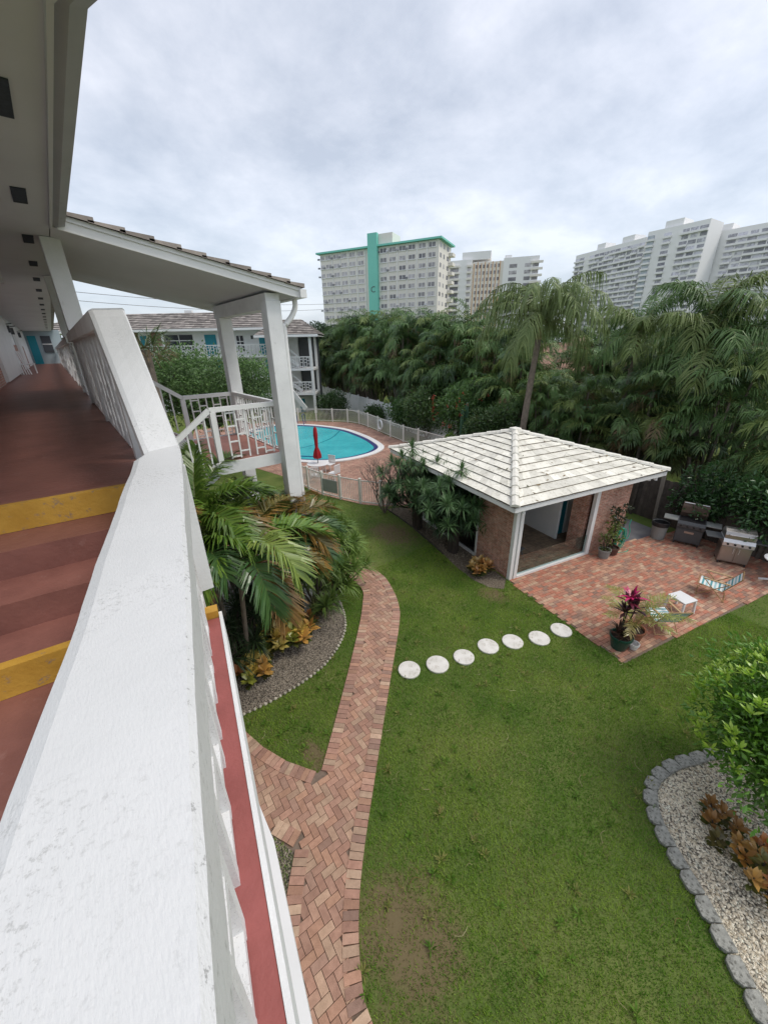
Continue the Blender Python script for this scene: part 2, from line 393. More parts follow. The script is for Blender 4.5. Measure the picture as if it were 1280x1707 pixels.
dx = N(nt, 'ShaderNodeMath', operation='DIVIDE'); nt.links.new(sp.outputs['X'], dx.inputs[0]); nt.links.new(za.outputs[0], dx.inputs[1])
dy = N(nt, 'ShaderNodeMath', operation='DIVIDE'); nt.links.new(sp.outputs['Y'], dy.inputs[0]); nt.links.new(za.outputs[0], dy.inputs[1])
cb = N(nt, 'ShaderNodeCombineXYZ'); nt.links.new(dx.outputs[0], cb.inputs[0]); nt.links.new(dy.outputs[0], cb.inputs[1])
n1 = noise(nt, 1.35, 8, .6, cb.outputs[0]); n1.inputs['Distortion'].default_value = .25
n2 = noise(nt, 4.2, 7, .6, cb.outputs[0])
mxn = N(nt, 'ShaderNodeMath', operation='MULTIPLY_ADD'); mxn.inputs[1].default_value = .35; nt.links.new(n2.outputs['Fac'], mxn.inputs[0]); nt.links.new(n1.outputs['Fac'], mxn.inputs[2])
cl = ramp(nt, mxn.outputs[0], [(.5, (.41, .435, .485)), (.6, (.51, .53, .575)), (.7, (.615, .625, .665)), (.82, (.77, .77, .80))])
# thinner, bluer cloud low on the horizon
hz = ramp(nt, sp.outputs['Z'], [(.0, 1.), (.38, 0.)])
cl2 = mixc(nt, hz.outputs['Color'], cl.outputs['Color'], mixc(nt, .6, cl.outputs['Color'], (.44, .51, .59)))
b2 = N(nt, 'ShaderNodeBackground'); b2.inputs['Strength'].default_value = 1.15; nt.links.new(cl2, b2.inputs['Color'])
ms = N(nt, 'ShaderNodeAddShader'); nt.links.new(b1.outputs[0], ms.inputs[0]); nt.links.new(b2.outputs[0], ms.inputs[1])
wo = N(nt, 'ShaderNodeOutputWorld'); nt.links.new(ms.outputs[0], wo.inputs['Surface'])
sl = bpy.data.lights.new('sun', 'SUN'); sl.energy = 1.5; sl.angle = rad(18); sl.color = (1, .95, .86)
so = bpy.data.objects.new('sun', sl); COL.objects.link(so)
# Nishita: rotation measured from +Y towards +X
sd = Vector((math.sin(SUN_AZ)*math.cos(SUN_EL), math.cos(SUN_AZ)*math.cos(SUN_EL), math.sin(SUN_EL)))
so.rotation_euler = sd.to_track_quat('Z', 'Y').to_euler()
sc.view_settings.view_transform = 'Standard'; sc.view_settings.look = 'None'; sc.view_settings.exposure = 0
sc.render.engine = 'CYCLES'; sc.cycles.max_bounces = 6; sc.cycles.transparent_max_bounces = 8
#SECTIONS

# ---------------------------------------------------------------- plant generators
def lerp(a, b, t): return tuple(x+(y-x)*t for x, y in zip(a, b))
def frond(mb, base, az, el, L, droop, nl=26, ll=.5, lw=.05, cols=((.05, .11, .03), (.09, .15, .04)), vang=25, tipd=.35, rr=.018, rcol=(.16, .18, .06), start=.14, fwd=.55, tipcol=None, jit=.12):
    K = 10; p = Vector(base); pts = [p.copy()]; tans = []; side = Vector((-math.sin(az), math.cos(az), 0))
    for k in range(K):
        t = (k+.5)/K; e = el - droop*t**1.35
        d = Vector((math.cos(az)*math.cos(e), math.sin(az)*math.cos(e), math.sin(e))); p = p+d*(L/K); pts.append(p.copy()); tans.append(d)
    mb.col = rcol; mb.tube([pts[i] for i in range(0, K+1, 2)], [rr*(1-.8*i/K) for i in range(0, K+1, 2)], 3, False)
    T = np.linspace(start, .985, nl); T = np.repeat(T, 2) + rng.normal(0, .006, nl*2); T = np.clip(T, .05, .99)
    sg = np.tile([1., -1.], nl); P_ = np.array([tuple(q) for q in pts]); i = np.minimum((T*K).astype(int), K-1); fr = (T*K-i)[:, None]
    B = P_[i]*(1-fr)+P_[i+1]*fr; D = np.array([tuple(q) for q in tans])[i]; Sd = np.array(side)[None]*sg[:, None]
    Up = np.cross(D, Sd); Up *= np.sign(Up[:, 2:3]+1e-6)
    va = np.radians(vang + rng.normal(0, 8, nl*2))[:, None]
    tt = ((T-start)/(1-start)).clip(0, 1)
    f = (fwd + .9*tt**2)[:, None]
    Dir = D*f + Sd*np.cos(va) + Up*np.sin(va) + rng.normal(0, jit, (nl*2, 3)); Dir /= np.linalg.norm(Dir, axis=1)[:, None]
    ln = (ll*(.45+.55*np.sin(np.pi*(.12+.8*tt)))*rng.uniform(.85, 1.1, nl*2))[:, None]
    Wv = D - Dir*np.sum(D*Dir, axis=1)[:, None]; Wv /= (np.linalg.norm(Wv, axis=1)[:, None]+1e-6)
    h = lw/2
    mid = B+Dir*ln*.5; mid[:, 2] -= tipd*ln[:, 0]*.12
    tip = B+Dir*ln; tip[:, 2] -= tipd*ln[:, 0]*rng.uniform(.6, 1.3, nl*2)
    V = np.stack([B-Wv*h*.6, B+Wv*h*.6, mid+Wv*h, mid-Wv*h, tip+Wv*h*.15, tip-Wv*h*.15], 1).reshape(-1, 3)
    k = np.arange(nl*2)[:, None]*6
    Fc = np.concatenate([k+np.array([[0, 1, 2, 3]]), k+np.array([[3, 2, 4, 5]])], 1).reshape(-1, 4)
    m = rng.uniform(0, 1, (nl*2, 1)); c = np.array(cols[0])*(1-m)+np.array(cols[1])*m
    c2 = c if tipcol is None else c*.45+np.array(tipcol)*.55
    C = np.stack([c, c2], 1).reshape(-1, 3)
    mb.arr(V, Fc, C)
def leafcloud(mb, c, r, n, size, cols, hollow=.55, lump=.25, narrow=.45, seed=0, dark=.45, flat=.0):
    u = rng.normal(0, 1, (n, 3)); u /= np.linalg.norm(u, axis=1)[:, None]
    ph = rng.uniform(0, 6.28, 6); l = (np.sin(u[:, 0]*4+ph[0])+np.sin(u[:, 1]*4.6+ph[1])+np.sin(u[:, 2]*5+ph[2]) + np.sin(u[:, 0]*9+u[:, 1]*7+ph[3]))/4
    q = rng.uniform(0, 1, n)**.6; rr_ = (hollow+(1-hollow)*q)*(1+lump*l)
    P_ = np.array(c)+u*np.array(r)*rr_[:, None]
    d = u*.8+rng.normal(0, .6, (n, 3)); d[:, 2] -= flat; d /= np.linalg.norm(d, axis=1)[:, None]
    s_ = np.cross(d, rng.normal(0, 1, (n, 3))); s_ /= np.linalg.norm(s_, axis=1)[:, None]
    sz = (size*rng.uniform(.6, 1.25, n))[:, None]
    nn = np.cross(d, s_)
    V = np.stack([P_, P_+d*sz*.5+s_*sz*narrow*.5+nn*sz*.08, P_+d*sz, P_+d*sz*.5-s_*sz*narrow*.5+nn*sz*.08], 1).reshape(-1, 3)
    Fc = np.arange(n*4).reshape(-1, 4)
    m = rng.uniform(0, 1, (n, 1)); br = (dark+(1-dark)*q*(.75+.5*(l+1)/2)*(.65+.35*(u[:, 2]+1)/1.4))[:, None]  # inner and lower leaves coloured darker, standing in for shade inside the crown
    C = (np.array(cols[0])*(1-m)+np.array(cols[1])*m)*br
    mb.arr(V, Fc, C)
def rosette(mb, p, n, L, wd, cols, el=(.0, 1.5), bend=.5, tilt=(0, 0)):
    az = rng.uniform(0, 2*PI, n); e = rng.uniform(el[0], el[1], n); ln = L*rng.uniform(.7, 1.1, n)[:, None]
    d = np.stack([np.cos(az)*np.cos(e)+tilt[0], np.sin(az)*np.cos(e)+tilt[1], np.sin(e)], 1); d /= np.linalg.norm(d, axis=1)[:, None]
    s_ = np.stack([-np.sin(az), np.cos(az), 0*az], 1)
    B = np.array(p)[None]+d*.02
    mid = B+d*ln*.55; tip = B+d*ln; tip[:, 2] -= bend*ln[:, 0]*np.cos(e)*.6; mid[:, 2] -= bend*ln[:, 0]*np.cos(e)*.1
    h = wd/2
    V = np.stack([B-s_*h*.5, B+s_*h*.5, mid+s_*h, mid-s_*h, tip+s_*h*.1, tip-s_*h*.1], 1).reshape(-1, 3)
    k = np.arange(n)[:, None]*6; Fc = np.concatenate([k+np.array([[0, 1, 2, 3]]), k+np.array([[3, 2, 4, 5]])], 1).reshape(-1, 4)
    m = rng.uniform(0, 1, (n, 1)); c = np.array(cols[0])*(1-m)+np.array(cols[1])*m; C = np.repeat(c, 2, 0)
    mb.arr(V, Fc, C)
GRN = [((.035, .085, .028), (.07, .13, .04)), ((.05, .10, .025), (.10, .16, .04)), ((.03, .07, .03), (.055, .11, .045)), ((.09, .13, .03), (.16, .19, .05))]

# ---------------------------------------------------------------- ground
PATHO = [(6.3, 13.6), (6.1, 12), (6.12, 10.4), (6.22, 9.2), (6.19, 8.7), (6.19, 7.92), (5.94, 7.18), (5.61, 6.54), (5.14, 5.97), (3.74, 4.66), (2.3, 3.31), (1.49, 2.53), (1.07, 2.03), (.83, 1.61), (.77, 1.36), (.7, .6), (.7, -1.5)]
PATHI1 = [(.92, 5.62), (1.08, 5.02), (1.3, 4.5), (1.62, 4.0)]                       # branch, upper edge, then the corner
PATHI2 = [(1.72, 4.02), (2.4, 4.67), (3.35, 5.6), (4.36, 6.63), (4.93, 7.29), (5.25, 7.75), (5.35, 8.5), (5.3, 9.6), (5.25, 11), (5.3, 13.6)]
PATHL = [(-.4, 4.6), (-.1, 4.1), (.3, 3.85), (.66, 3.62), (.80, 3.24), (.54, 2.9), (.2, 2.4), (-.1, 1.8), (-.2, 1.2), (-.3, -1.5)]
po = smooth(PATHO, 4); pi2 = smooth(PATHI2, 4)
PATH = po + PATHL[::-1] + [(-.4, 6.4), (.6, 6.2)] + PATHI1 + pi2
sheet('lawn_ground', [(-60, -60), (260, -60), (700, 200), (700, 700), (-60, 700)], 0, LAWN)
sheet('brick_path', PATH, .006, JOINT)
def bricks(pl, ox, oy, ang, w_, mode, z, h, cols, edge=.08, keep=None):
    mb = MB(); ca, sa = math.cos(ang), math.sin(ang)
    xs = [p[0] for p in pl]; ys = [p[1] for p in pl]; R_ = int(max(max(xs)-min(xs), max(ys)-min(ys))/w_)+6; g = w_*.035
    def put(a, b, c, d):
        cx, cy = (a+c)/2*w_, (b+d)/2*w_; X = ox+ca*cx-sa*cy; Y = oy+sa*cx+ca*cy
        if not inpoly(X, Y, pl) or segdist(X, Y, pl) < edge: return
        if keep and not keep(X, Y): return
        if abs(X) > 60: return
        jz = random.uniform(-.0012, .0012)
        q = [(a*w_+g, b*w_+g), (c*w_-g, b*w_+g), (c*w_-g, d*w_-g), (a*w_+g, d*w_-g)]
        Q = [(ox+ca*x-sa*y, oy+sa*x+ca*y) for x, y in q]
        k = random.choice(cols); s_ = random.uniform(.86, 1.13); k = lerp(k, cols[0], .25); mb.col = tuple(u*s_ for u in k)
        n = 4; b0 = len(mb.v); mb.v += [(x, y, z) for x, y in Q]+[(x, y, z+h+jz) for x, y in Q]
        mb.face(*range(b0+4, b0+8))
        for i in range(4): mb.face(b0+i, b0+(i+1) % 4, b0+4+(i+1) % 4, b0+4+i)
    if mode == 'herring':
        for x in range(-R_, R_):
            for y in range(-R_, R_):
                d = (x-y) % 4
                if d == 0: put(x, y, x+2, y+1)
                elif d == 3: put(x, y, x+1, y+2)
    else:
        for y in range(-R_, R_):
            o = random.choice((0, 1)) if mode == 'rand' else y % 2
            for x in range(-R_, R_, 2): put(x+o, y, x+o+2, y+1)
    return mb
PC = [(.49, .29, .2), (.5, .31, .23), (.42, .24, .18), (.52, .36, .26), (.42, .25, .19), (.48, .28, .21), (.36, .23, .18), (.55, .39, .28), (.47, .27, .19)]
mb = bricks(PATH, 3, 5, rad(45+42), .1, 'herring', .008, .02, PC, .15)
tag(mb.build('path_paving', PAVER), 'pink and tan bricks of the curving garden path', 'paving', kind='structure')
mb = MB()
def border(mb, line, side, bw=.2, bl=.1, z=.008, h=.028, cols=PC):
    d = 0; pts = []
    for i in range(len(line)-1):
        a = Vector(line[i]).to_2d(); b = Vector(line[i+1]).to_2d(); L = (b-a).length
        while d < L: p = a+(b-a)*(d/L); pts.append((p, (b-a).normalized())); d += bl
        d -= L
    for p, t in pts:
        n = Vector((-t.y, t.x))*side; k = random.choice(cols); s_ = random.uniform(.8, 1.18); mb.col = tuple(u*s_ for u in k); hj = h+random.uniform(-.002, .002)
        q = [p-t*bl*.46, p+t*bl*.46, p+t*bl*.46+n*bw, p-t*bl*.46+n*bw]
        if side < 0: q = q[::-1]
        b0 = len(mb.v); mb.v += [(x.x, x.y, z) for x in q]+[(x.x, x.y, z+hj) for x in q]; mb.face(*range(b0+4, b0+8))
        for i in range(4): mb.face(b0+i, b0+(i+1) % 4, b0+4+(i+1) % 4, b0+4+i)
border(mb, po, -1); border(mb, pi2, -1, cols=PC); border(mb, PATHI1, -1)
border(mb, [(-.1, 4.1), (.3, 3.85), (.66, 3.62), (.8, 3.34)], 1); border(mb, [(.80, 3.22), (.54, 2.9), (.2, 2.4)], 1)
tag(mb.build('path_border', PAVER), 'soldier course of bricks edging the garden path', 'paving edge', kind='structure')

PATIO = [S(-.02, -.02), (8.1, 1.75), (10.14, 1.25), (11.9, .78), (13.87, .28), (16.6, -.4), (17.3, 2.9), (15.95, 3.45), S(5.06, -.02)]
sheet('brick_patio', PATIO, .006, JOINT)
QC = [(.49, .24, .165), (.5, .2, .13), (.56, .34, .23), (.42, .21, .15), (.58, .43, .3), (.36, .24, .18), (.5, .29, .2), (.3, .21, .165), (.52, .2, .13), (.54, .33, .23)]
mb = bricks(PATIO, C0[0], C0[1], RZ, .094, 'rand', .008, .018, QC, .02)
tag(mb.build('patio_paving', PAVER), 'red patio bricks laid in rows before the cabana', 'paving', kind='structure')
sheet('concrete_slab', [S(5.0, -.1), (15.9, 3.42), (16.25, 4.7), S(7.2, 1.2), S(5.08, 3)], .012, CONC)

POOL = smooth([(15.5, 33.3), (17.0, 31.3), (18.0, 28), (17.7, 24.5), (17.05, 22), (16.3, 20.5), (15, 19.7), (13.5, 19.5), (12.2, 19.7), (11.1, 20.3), (10.2, 21.3), (9.2, 23.3), (8.7, 26), (9.1, 29.5), (10.6, 32.6), (13.2, 34.2)], 5, True)
DECK = [(8.3, 19), (8.3, 17.2), (8.34, 15.5), (8.75, 14.3), (9.1, 13.2), (9.75, 12.3), S(.2, 6.6), S(5.5, 6.6), (17.9, 13.2), (18.5, 19.4), (18.9, 23), (19.5, 25.3), (19.95, 27.3), (20.2, 29), (19.95, 30.5), (19.1, 31.8), (18.1, 33.2), (16.8, 34.5), (14, 36.2), (8, 37), (6, 30)]
sheet('pool_deck', DECK, .008, DECKB)
def offs(pl, d):
    out = []; n = len(pl)
    for i in range(n):
        a = Vector(pl[i-1]); b = Vector(pl[(i+1) % n]); t = (b-a).normalized(); out.append((pl[i][0]+t.y*d, pl[i][1]-t.x*d))
    return out
sA = 1 if True else -1
area = sum(POOL[i-1][0]*POOL[i][1]-POOL[i][0]*POOL[i-1][1] for i in range(len(POOL)))
sg = 1 if area > 0 else -1
def ring(name, a, b, z0, z1, mat, kind='structure'):
    mb = MB(); n = len(a); mb.v = [(x, y, z1) for x, y in a]+[(x, y, z1) for x, y in b]+[(x, y, z0) for x, y in a]+[(x, y, z0) for x, y in b]
    for i in range(n):
        j = (i+1) % n; mb.face(i, j, n+j, n+i); mb.face(2*n+i, 2*n+j, j, i); mb.face(n+i, n+j, 3*n+j, 3*n+i)
    return mb
P0 = POOL; P1 = offs(POOL, -.42*sg); P2 = offs(POOL, -.72*sg); 
t = thing('swimming_pool', 'turquoise kidney swimming pool with white coping and navy tile line', 'pool', (13.3, 27, 0))
ring('coping', P0, P1, .005, .07, W_CLEAN).build('coping', W_CLEAN, t)
ring('waterline_tile', P1, P2, .0, .028, NAVY).build('waterline_tile', NAVY, t)
P3 = offs(POOL, -.85*sg)
mb = MB(); mb.poly([(x, y, .02) for x, y in P2]); mb.build("water", WATER, t)
mb = MB(); LN = smooth([at_dist(0, 0, 1)[:2]]*0 + [(10.2, 24.6), (12.6, 24.6), (15, 25.6), (17.2, 27.6)], 6)
for a, b in zip(LN[:-1], LN[1:]): mb.bar((a[0], a[1], .024), (b[0], b[1], .024), .09, .004)
mb.build('depth_line', M('deep line tile', (.01, .22, .3), None, 3, .2), t)
mb = MB(); mb.tube(smooth([(10.3, 22.3, .05), (10.6, 22.7, .03), (11.1, 22.3, .03), (11.8, 21.3, .03)], 4), .035, 6); mb.build('step_rail', BLUE, t)
mb = MB()
for k in (0, .55):
    mb.tube(smooth([(15.6+k, 32.5-k, .1), (15.55+k, 32.6-k, .85), (15.8+k, 32.95-k, .95), (16.2+k, 33.4-k, .8), (16.25+k, 33.45-k, .0)], 4), .03, 6)
mb.build('ladder_rail', BLUE, t)

# pool fences: posts, rails and pickets as parts
def picket_fence(name, label, line, h, sp, mat, gate=None, grp=None):
    r = thing(name, label, 'fence', (line[0][0], line[0][1], 0), 0, grp)
    rails = {.1: MB(), h-.05: MB()}; pk = MB(); n = 0
    for a, b in zip(line[:-1], line[1:]):
        A = Vector((*a, 0)); B = Vector((*b, 0)); L = (B-A).length
        for z in (.1, h-.05): rails[z].bar(A+Vector((0, 0, z)), B+Vector((0, 0, z)), .03, .045)
        k = int(L/sp)
        for i in range(1, k):
            p = A+(B-A)*(i/k); pk.bar(p+Vector((0, 0, .1)), p+Vector((0, 0, h-.05)), .02, .02)
        p = MB(); p.box(a[0]-.045, a[0]+.045, a[1]-.045, a[1]+.045, 0, h+.03); p.box(a[0]-.055, a[0]+.055, a[1]-.055, a[1]+.055, h+.03, h+.06); p.build('post', mat, r)
    b = line[-1]; p = MB(); p.box(b[0]-.045, b[0]+.045, b[1]-.045, b[1]+.045, 0, h+.04); p.build('post', mat, r)
    [m_.build('rail', mat, r) for m_ in rails.values()]; pk.build('pickets', mat, r); return r
ff = [(14.2, 36.0), (15.4, 35.3), (16.85, 34.4), (18.12, 33.15), (19.1, 31.8), (19.95, 30.5), (20.2, 29), (19.95, 27.3), (19.5, 25.3), (18.95, 23), (18.5, 20.98), (18.4, 19.3), (18.1, 16.6), (17.7, 14.2)]
f1 = picket_fence('pool_fence', 'cream picket fence curving round the far side of the pool', ff, 1.2, .12, FENCE)
nf = [(8.25, 18.9), (8.25, 17.7), (8.3, 16.6), (8.42, 15.4), (8.75, 14.35), (9.15, 13.3), (9.65, 12.45), (10.1, 12.0)]
f2 = picket_fence('pool_fence', 'cream picket fence between the garden lawn and the pool deck', nf, 1.15, .1, FENCE)
mb = MB(); mb.bar((8.42, 15.35, .55), (8.7, 14.5, .55), .03, .62); mb.build('sign_panel', SIGNM, f2)
# life ring
mb = MB(); c = Vector((18.88, 24.2, .78)); R_ = .36
mb.tube([c+Vector((0, 0, 0))+Vector((.22*math.cos(a)*R_/.3*.3, math.cos(a)*R_*.97, math.sin(a)*R_)) for a in [i*2*PI/20 for i in range(21)]], .065, 8, False)
tag(mb.build('life_ring', WPLAST, None, True), 'white life ring hung on the far pool fence', 'life ring')

# white vinyl boundary fence and wooden fence (same boundary line)
def bline(y): return (16.8+(y-4)*.2272+.0, y)
r = thing('vinyl_fence', 'long white solid vinyl fence behind the pool garden', 'fence', (*bline(17), 0))
for i, y in enumerate(np.arange(17, 46, 2.4)):
    a = bline(y); b = bline(y+2.4); mb = MB(); mb.bar((a[0], a[1], .9), (b[0], b[1], .9), .05, 1.7); mb.bar((a[0], a[1], 1.78), (b[0], b[1], 1.78), .09, .09); mb.build('panel', VINYL, r)
    mb = MB(); mb.box(a[0]-.07, a[0]+.07, a[1]-.07, a[1]+.07, 0, 1.95); mb.build('post', VINYL, r)
r = thing('wooden_fence', 'dark weathered board fence in the shade behind the grills', 'fence', (*bline(4), 0))
mb = MB()
y = -5.
while y < 16.8:
    a = bline(y); hh = random.uniform(1.72, 1.82); s_ = random.uniform(.7, 1.3); mb.col = (s_, s_, s_)
    mb.bar((a[0]+random.uniform(-.006, .006), a[1], hh/2), (a[0]+.001, a[1]+.0, hh), .02, .13) if False else mb.box(a[0]-.012, a[0]+.012, a[1], a[1]+.13, .03, hh); y += .142
mb.build('boards', M('fence boards', (.11, .095, .08), (.06, .05, .045), 5, .9, .5, 30, attr=True), r)
mb = MB()
for z in (.45, 1.4): MB().bar((*bline(-5), z), (*bline(16.8), z), .04, .09).build('rail', WOOD, r)
for y in np.arange(-4.6, 16.8, 2.4):
    a = bline(y); mb = MB(); mb.box(a[0]-.14, a[0]-.04, a[1]-.05, a[1]+.05, 0, 1.85); mb.build('post', WOOD, r)
mb = MB(); mb.bar((17.0-.35, 4.05, 0), (16.9-.35, 4.12, 2.1), .11, .11); tag(mb.build('fence_post', M('pale bare post', (.22, .2, .17), None, 4, .9), None), 'pale bare timber post leaning beside the trash can', 'post')

# ---------------------------------------------------------------- cabana
cab = thing('cabana', 'low brick cabana with white tiled hip roof at the patio', 'cabana', (*C0, 0), RZ)
def cb(name, mb, mat, par=cab, **k):   # geometry given in the cabana's own axes
    Mw = world_of(cab); V = np.array(mb.v) @ np.array(Mw)[:3, :3].T + np.array(Mw)[:3, 3]; mb.v = V.tolist(); return mb.build(name, mat, par, **k)
wt = 2.42
cb('floor', MB().box(.05, 5.0, .05, 6.35, .0, .035), TILEF)
mb = MB(); mb.box(3.44, 5.06, 0, .12, 0, wt); cb('front_wall', mb, BRICK)
mb = MB(); mb.box(4.94, 5.06, .123, 6.4, 0, wt); cb('side_wall', mb, BRICK)
cb('side_wall', MB().box(0, .12, .1, 1.55, 0, wt), BRICK); cb('side_wall', MB().box(0, .12, 5.0, 6.4, 0, wt), BRICK)
mb = MB(); mb.box(.123, 4.937, 6.28, 6.4, 0, wt); cb('back_wall', mb, W)
mb = MB(); mb.box(3.26, 3.40, .2, .75, .035, wt-.002); cb('brick_pier', mb, BRICK)
mb = MB(); mb.box(3.28, 3.36, 1.2, 4.6, .035, wt-.003); mb.box(2.9, 3.277, 1.55, 4.4, 1.35, 2.2); cb('partition_wall', mb, W_CLEAN)
mb = MB(); [mb.box(2.88, 2.898, 1.6+i*.46, 2.02+i*.46, 1.4, 2.15) for i in range(6)]; cb('cabinet_door', mb, W)
mb = MB(); mb.box(3.363, 3.9, 1.45, 1.5, .035, 2.1); d = cb('door', mb, TEAL)
mb = MB(); mb.box(3.93, 4.6, 1.42, 1.47, .035, 2.2); cb('inner_wall', mb, W)
cb('post', MB().box(-.02, .1, -.04, .08, 0, wt), W_CLEAN, bevel=.004)
cb('post', MB().box(.14, .26, -.05, .07, 0, wt), W_CLEAN, bevel=.004)
mb = MB(); mb.box(3.28, 3.44, -.05, .07, 0, wt); cb('post', mb, W_CLEAN, bevel=.004)
cb('sill', MB().box(.26, 3.28, -.06, .07, .01, .09), W_CLEAN)
cb('lintel', MB().box(-.02, 5.06, -.045, .075, wt+.001, wt+.16), W_CLEAN)
cb('glass_door', MB().box(.27, 3.27, .005, .013, .1, .75), GLASS)
# glazed opening in the left wall
mb = MB(); mb.box(-.02, .1, 1.56, 1.63, 0, wt-.002); mb.box(-.02, .1, 4.93, 4.99, 0, wt-.002); mb.box(-.02, .1, 1.632, 4.928, 0, .1); mb.box(-.02, .1, 1.632, 4.928, wt-.1, wt-.002); mb.box(-.0, .08, 3.25, 3.3, .102, wt-.102)
wf = cb('window_frame', mb, W_CLEAN)
mb = MB(); mb.box(.03, .04, 1.632, 3.248, .102, wt-.102); mb.box(.03, .04, 3.302, 4.926, .102, wt-.102); cb('pane', mb, glassmat('smoked glass', (.2, .21, .22), .25), wf)
# ceiling + roof
x0, x1, y0, y1 = -.5, 6.05, -.38, 6.85; ze = 2.62; ap = (2.72, 3.2, 3.66)
cb('ceiling', MB().box(x0+.06, x1-.06, y0+.06, y1-.06, wt+.165, wt+.185), W_CLEAN)
mb = MB()
for a, b in (((x0, y0), (x1, y0)), ((x0, y1), (x1, y1))): mb.box(x0, x1, a[1]-.02, a[1]+.02, wt+.05, ze)
for X in (x0, x1): mb.box(X-.02, X+.02, y0+.022, y1-.022, wt+.05, ze)
cb('fascia', mb, W_CLEAN)
mb = MB(); cor = [(x0-.04, y0-.04), (x1+.04, y0-.04), (x1+.04, y1+.04), (x0-.04, y1+.04)]; NR = 11
apv = Vector(ap)
mb2 = MB()
for i in range(4):
    a = Vector((*cor[i], ze)); b = Vector((*cor[(i+1) % 4], ze)); nrm = (b-a).cross(apv-a).normalized()
    mb2.poly([a-nrm*.02, b-nrm*.02, apv-nrm*.02])
    for k in range(NR):
        t0, t1 = k/NR, min(1, (k+1.12)/NR)
        for tt0, tt1 in ((t0, t1),):
            L0 = a+(apv-a)*tt0; R0 = b+(apv-b)*tt0; L1 = a+(apv-a)*tt1; R1 = b+(apv-b)*tt1
            wd = (R0-L0).length; n = max(1, int(wd/.3))
            for j in range(n):
                s0, s1 = j/n, (j+1)/n; s_ = random.uniform(.8, 1.1); mb.col = (s_, s_, s_*.98)
                g = .004/wd*0
                p = [L0.lerp(R0, s0+g), L0.lerp(R0, s1-g), L1.lerp(R1, s1-g), L1.lerp(R1, s0+g)]
                u = nrm*(.046+random.uniform(-.006, .006)); l = nrm*.012; bz = len(mb.v)
                mb.v += [tuple(q) for q in (p[0], p[1], p[2]-nrm*.0, p[3])]+[tuple(q) for q in (p[0]+u, p[1]+u, p[2]+l, p[3]+l)]
                mb.face(bz+4, bz+5, bz+6, bz+7)
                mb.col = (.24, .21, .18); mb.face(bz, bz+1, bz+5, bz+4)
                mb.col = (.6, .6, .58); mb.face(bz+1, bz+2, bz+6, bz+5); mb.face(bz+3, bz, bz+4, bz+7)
rf = cb('roof', mb, ROOFW); cb('roof_deck', mb2, W, rf)
db = MB()
for k in range(90):
    i = random.choice((0, 3, 3, 0, 1)); a = Vector((*cor[i], ze)); b = Vector((*cor[(i+1) % 4], ze)); u, v_ = random.random(), random.random()
    if u+v_ > 1: u, v_ = 1-u, 1-v_
    p = a+(b-a)*u+(apv-a)*v_; nn = (b-a).cross(apv-a).normalized(); p += nn*.052; e1 = (b-a).normalized(); e2 = nn.cross(e1); an = random.uniform(0, 6.28); q1 = e1*math.cos(an)+e2*math.sin(an); q2 = nn.cross(q1); L_ = random.uniform(.03, .1)
    db.col = random.choice(((.16, .11, .06), (.25, .18, .09), (.1, .1, .05))); db.poly([p-q1*L_, p-q2*L_*.25, p+q1*L_, p+q2*L_*.25+nn*.01])
cb('leaf_litter', db, M('dry leaf litter', (1, 1, 1), None, 20, .9, attr=True), rf)
last_ = rf.children[-1] if rf.children else None
if last_: last_['kind'] = 'stuff'
for i in range(4):
    a = Vector((*cor[i], ze+.05)); t_ = apv+Vector((0, 0, .05)); L = (t_-a).length; n = 10; mb = MB()
    for k in range(n):
        s_ = random.uniform(.9, 1.08); mb.col = (s_, s_, s_)
        p = a.lerp(t_, k/n); q = a.lerp(t_, min(1, (k+1.08)/n)); d = (q-p).normalized(); r_ = d.cross(Vector((0, 0, 1))).normalized(); uu = r_.cross(d)
        prof = [(-.13, -.03), (-.09, .035), (0, .06), (.09, .035), (.13, -.03)]
        b0 = len(mb.v); mb.v += [tuple(p+r_*x+uu*(y+.02)) for x, y in prof]+[tuple(q+r_*x*.8+uu*(y-.008)) for x, y in prof]
        for j in range(4): mb.face(b0+j, b0+j+1, b0+6+j, b0+5+j)
        mb.face(*[b0+j for j in range(5)])
    cb('hip_cap', mb, ROOFW, rf)
cb('roof_finial', MB().box(ap[0]-.16, ap[0]+.16, ap[1]-.16, ap[1]+.16, ap[2]-.02, ap[2]+.12), ROOFW, rf, bevel=.03)
for x, y in ((-.2, -.22), (-.05, -.26), (5.5, -.2), (5.72, -.28)):
    mb = MB(); mb.lathe([(.03, 2.47), (.05, 2.44), (.055, 2.36), (.06, 2.33)], x, y, 10); cb('floodlight', mb, WPLAST)
# cabana interior chair: dark metal folding chair
t = thing('folding_chair', 'dark metal chair standing just inside the cabana opening', 'chair', (*S(.95, .75), .035), RZ+.3)
def lb(name, mb, mat, par, **k):
    Mw = np.array(world_of(par)); V = np.array(mb.v) @ Mw[:3, :3].T + Mw[:3, 3]; mb.v = V.tolist(); return mb.build(name, mat, par, **k)
lb('seat', MB().box(-.21, .21, -.2, .2, .43, .46), CHAR, t, bevel=.01)
lb('backrest', MB().box(-.21, .21, .19, .22, .65, .88), CHAR, t, bevel=.01)
for sx in (-.2, .2):
    lb('leg', MB().tube([(sx, -.22, 0), (sx, .2, .9)], .013, 6), CHAR, t); lb('leg', MB().tube([(sx, .24, 0), (sx, -.18, .45)], .013, 6), CHAR, t)

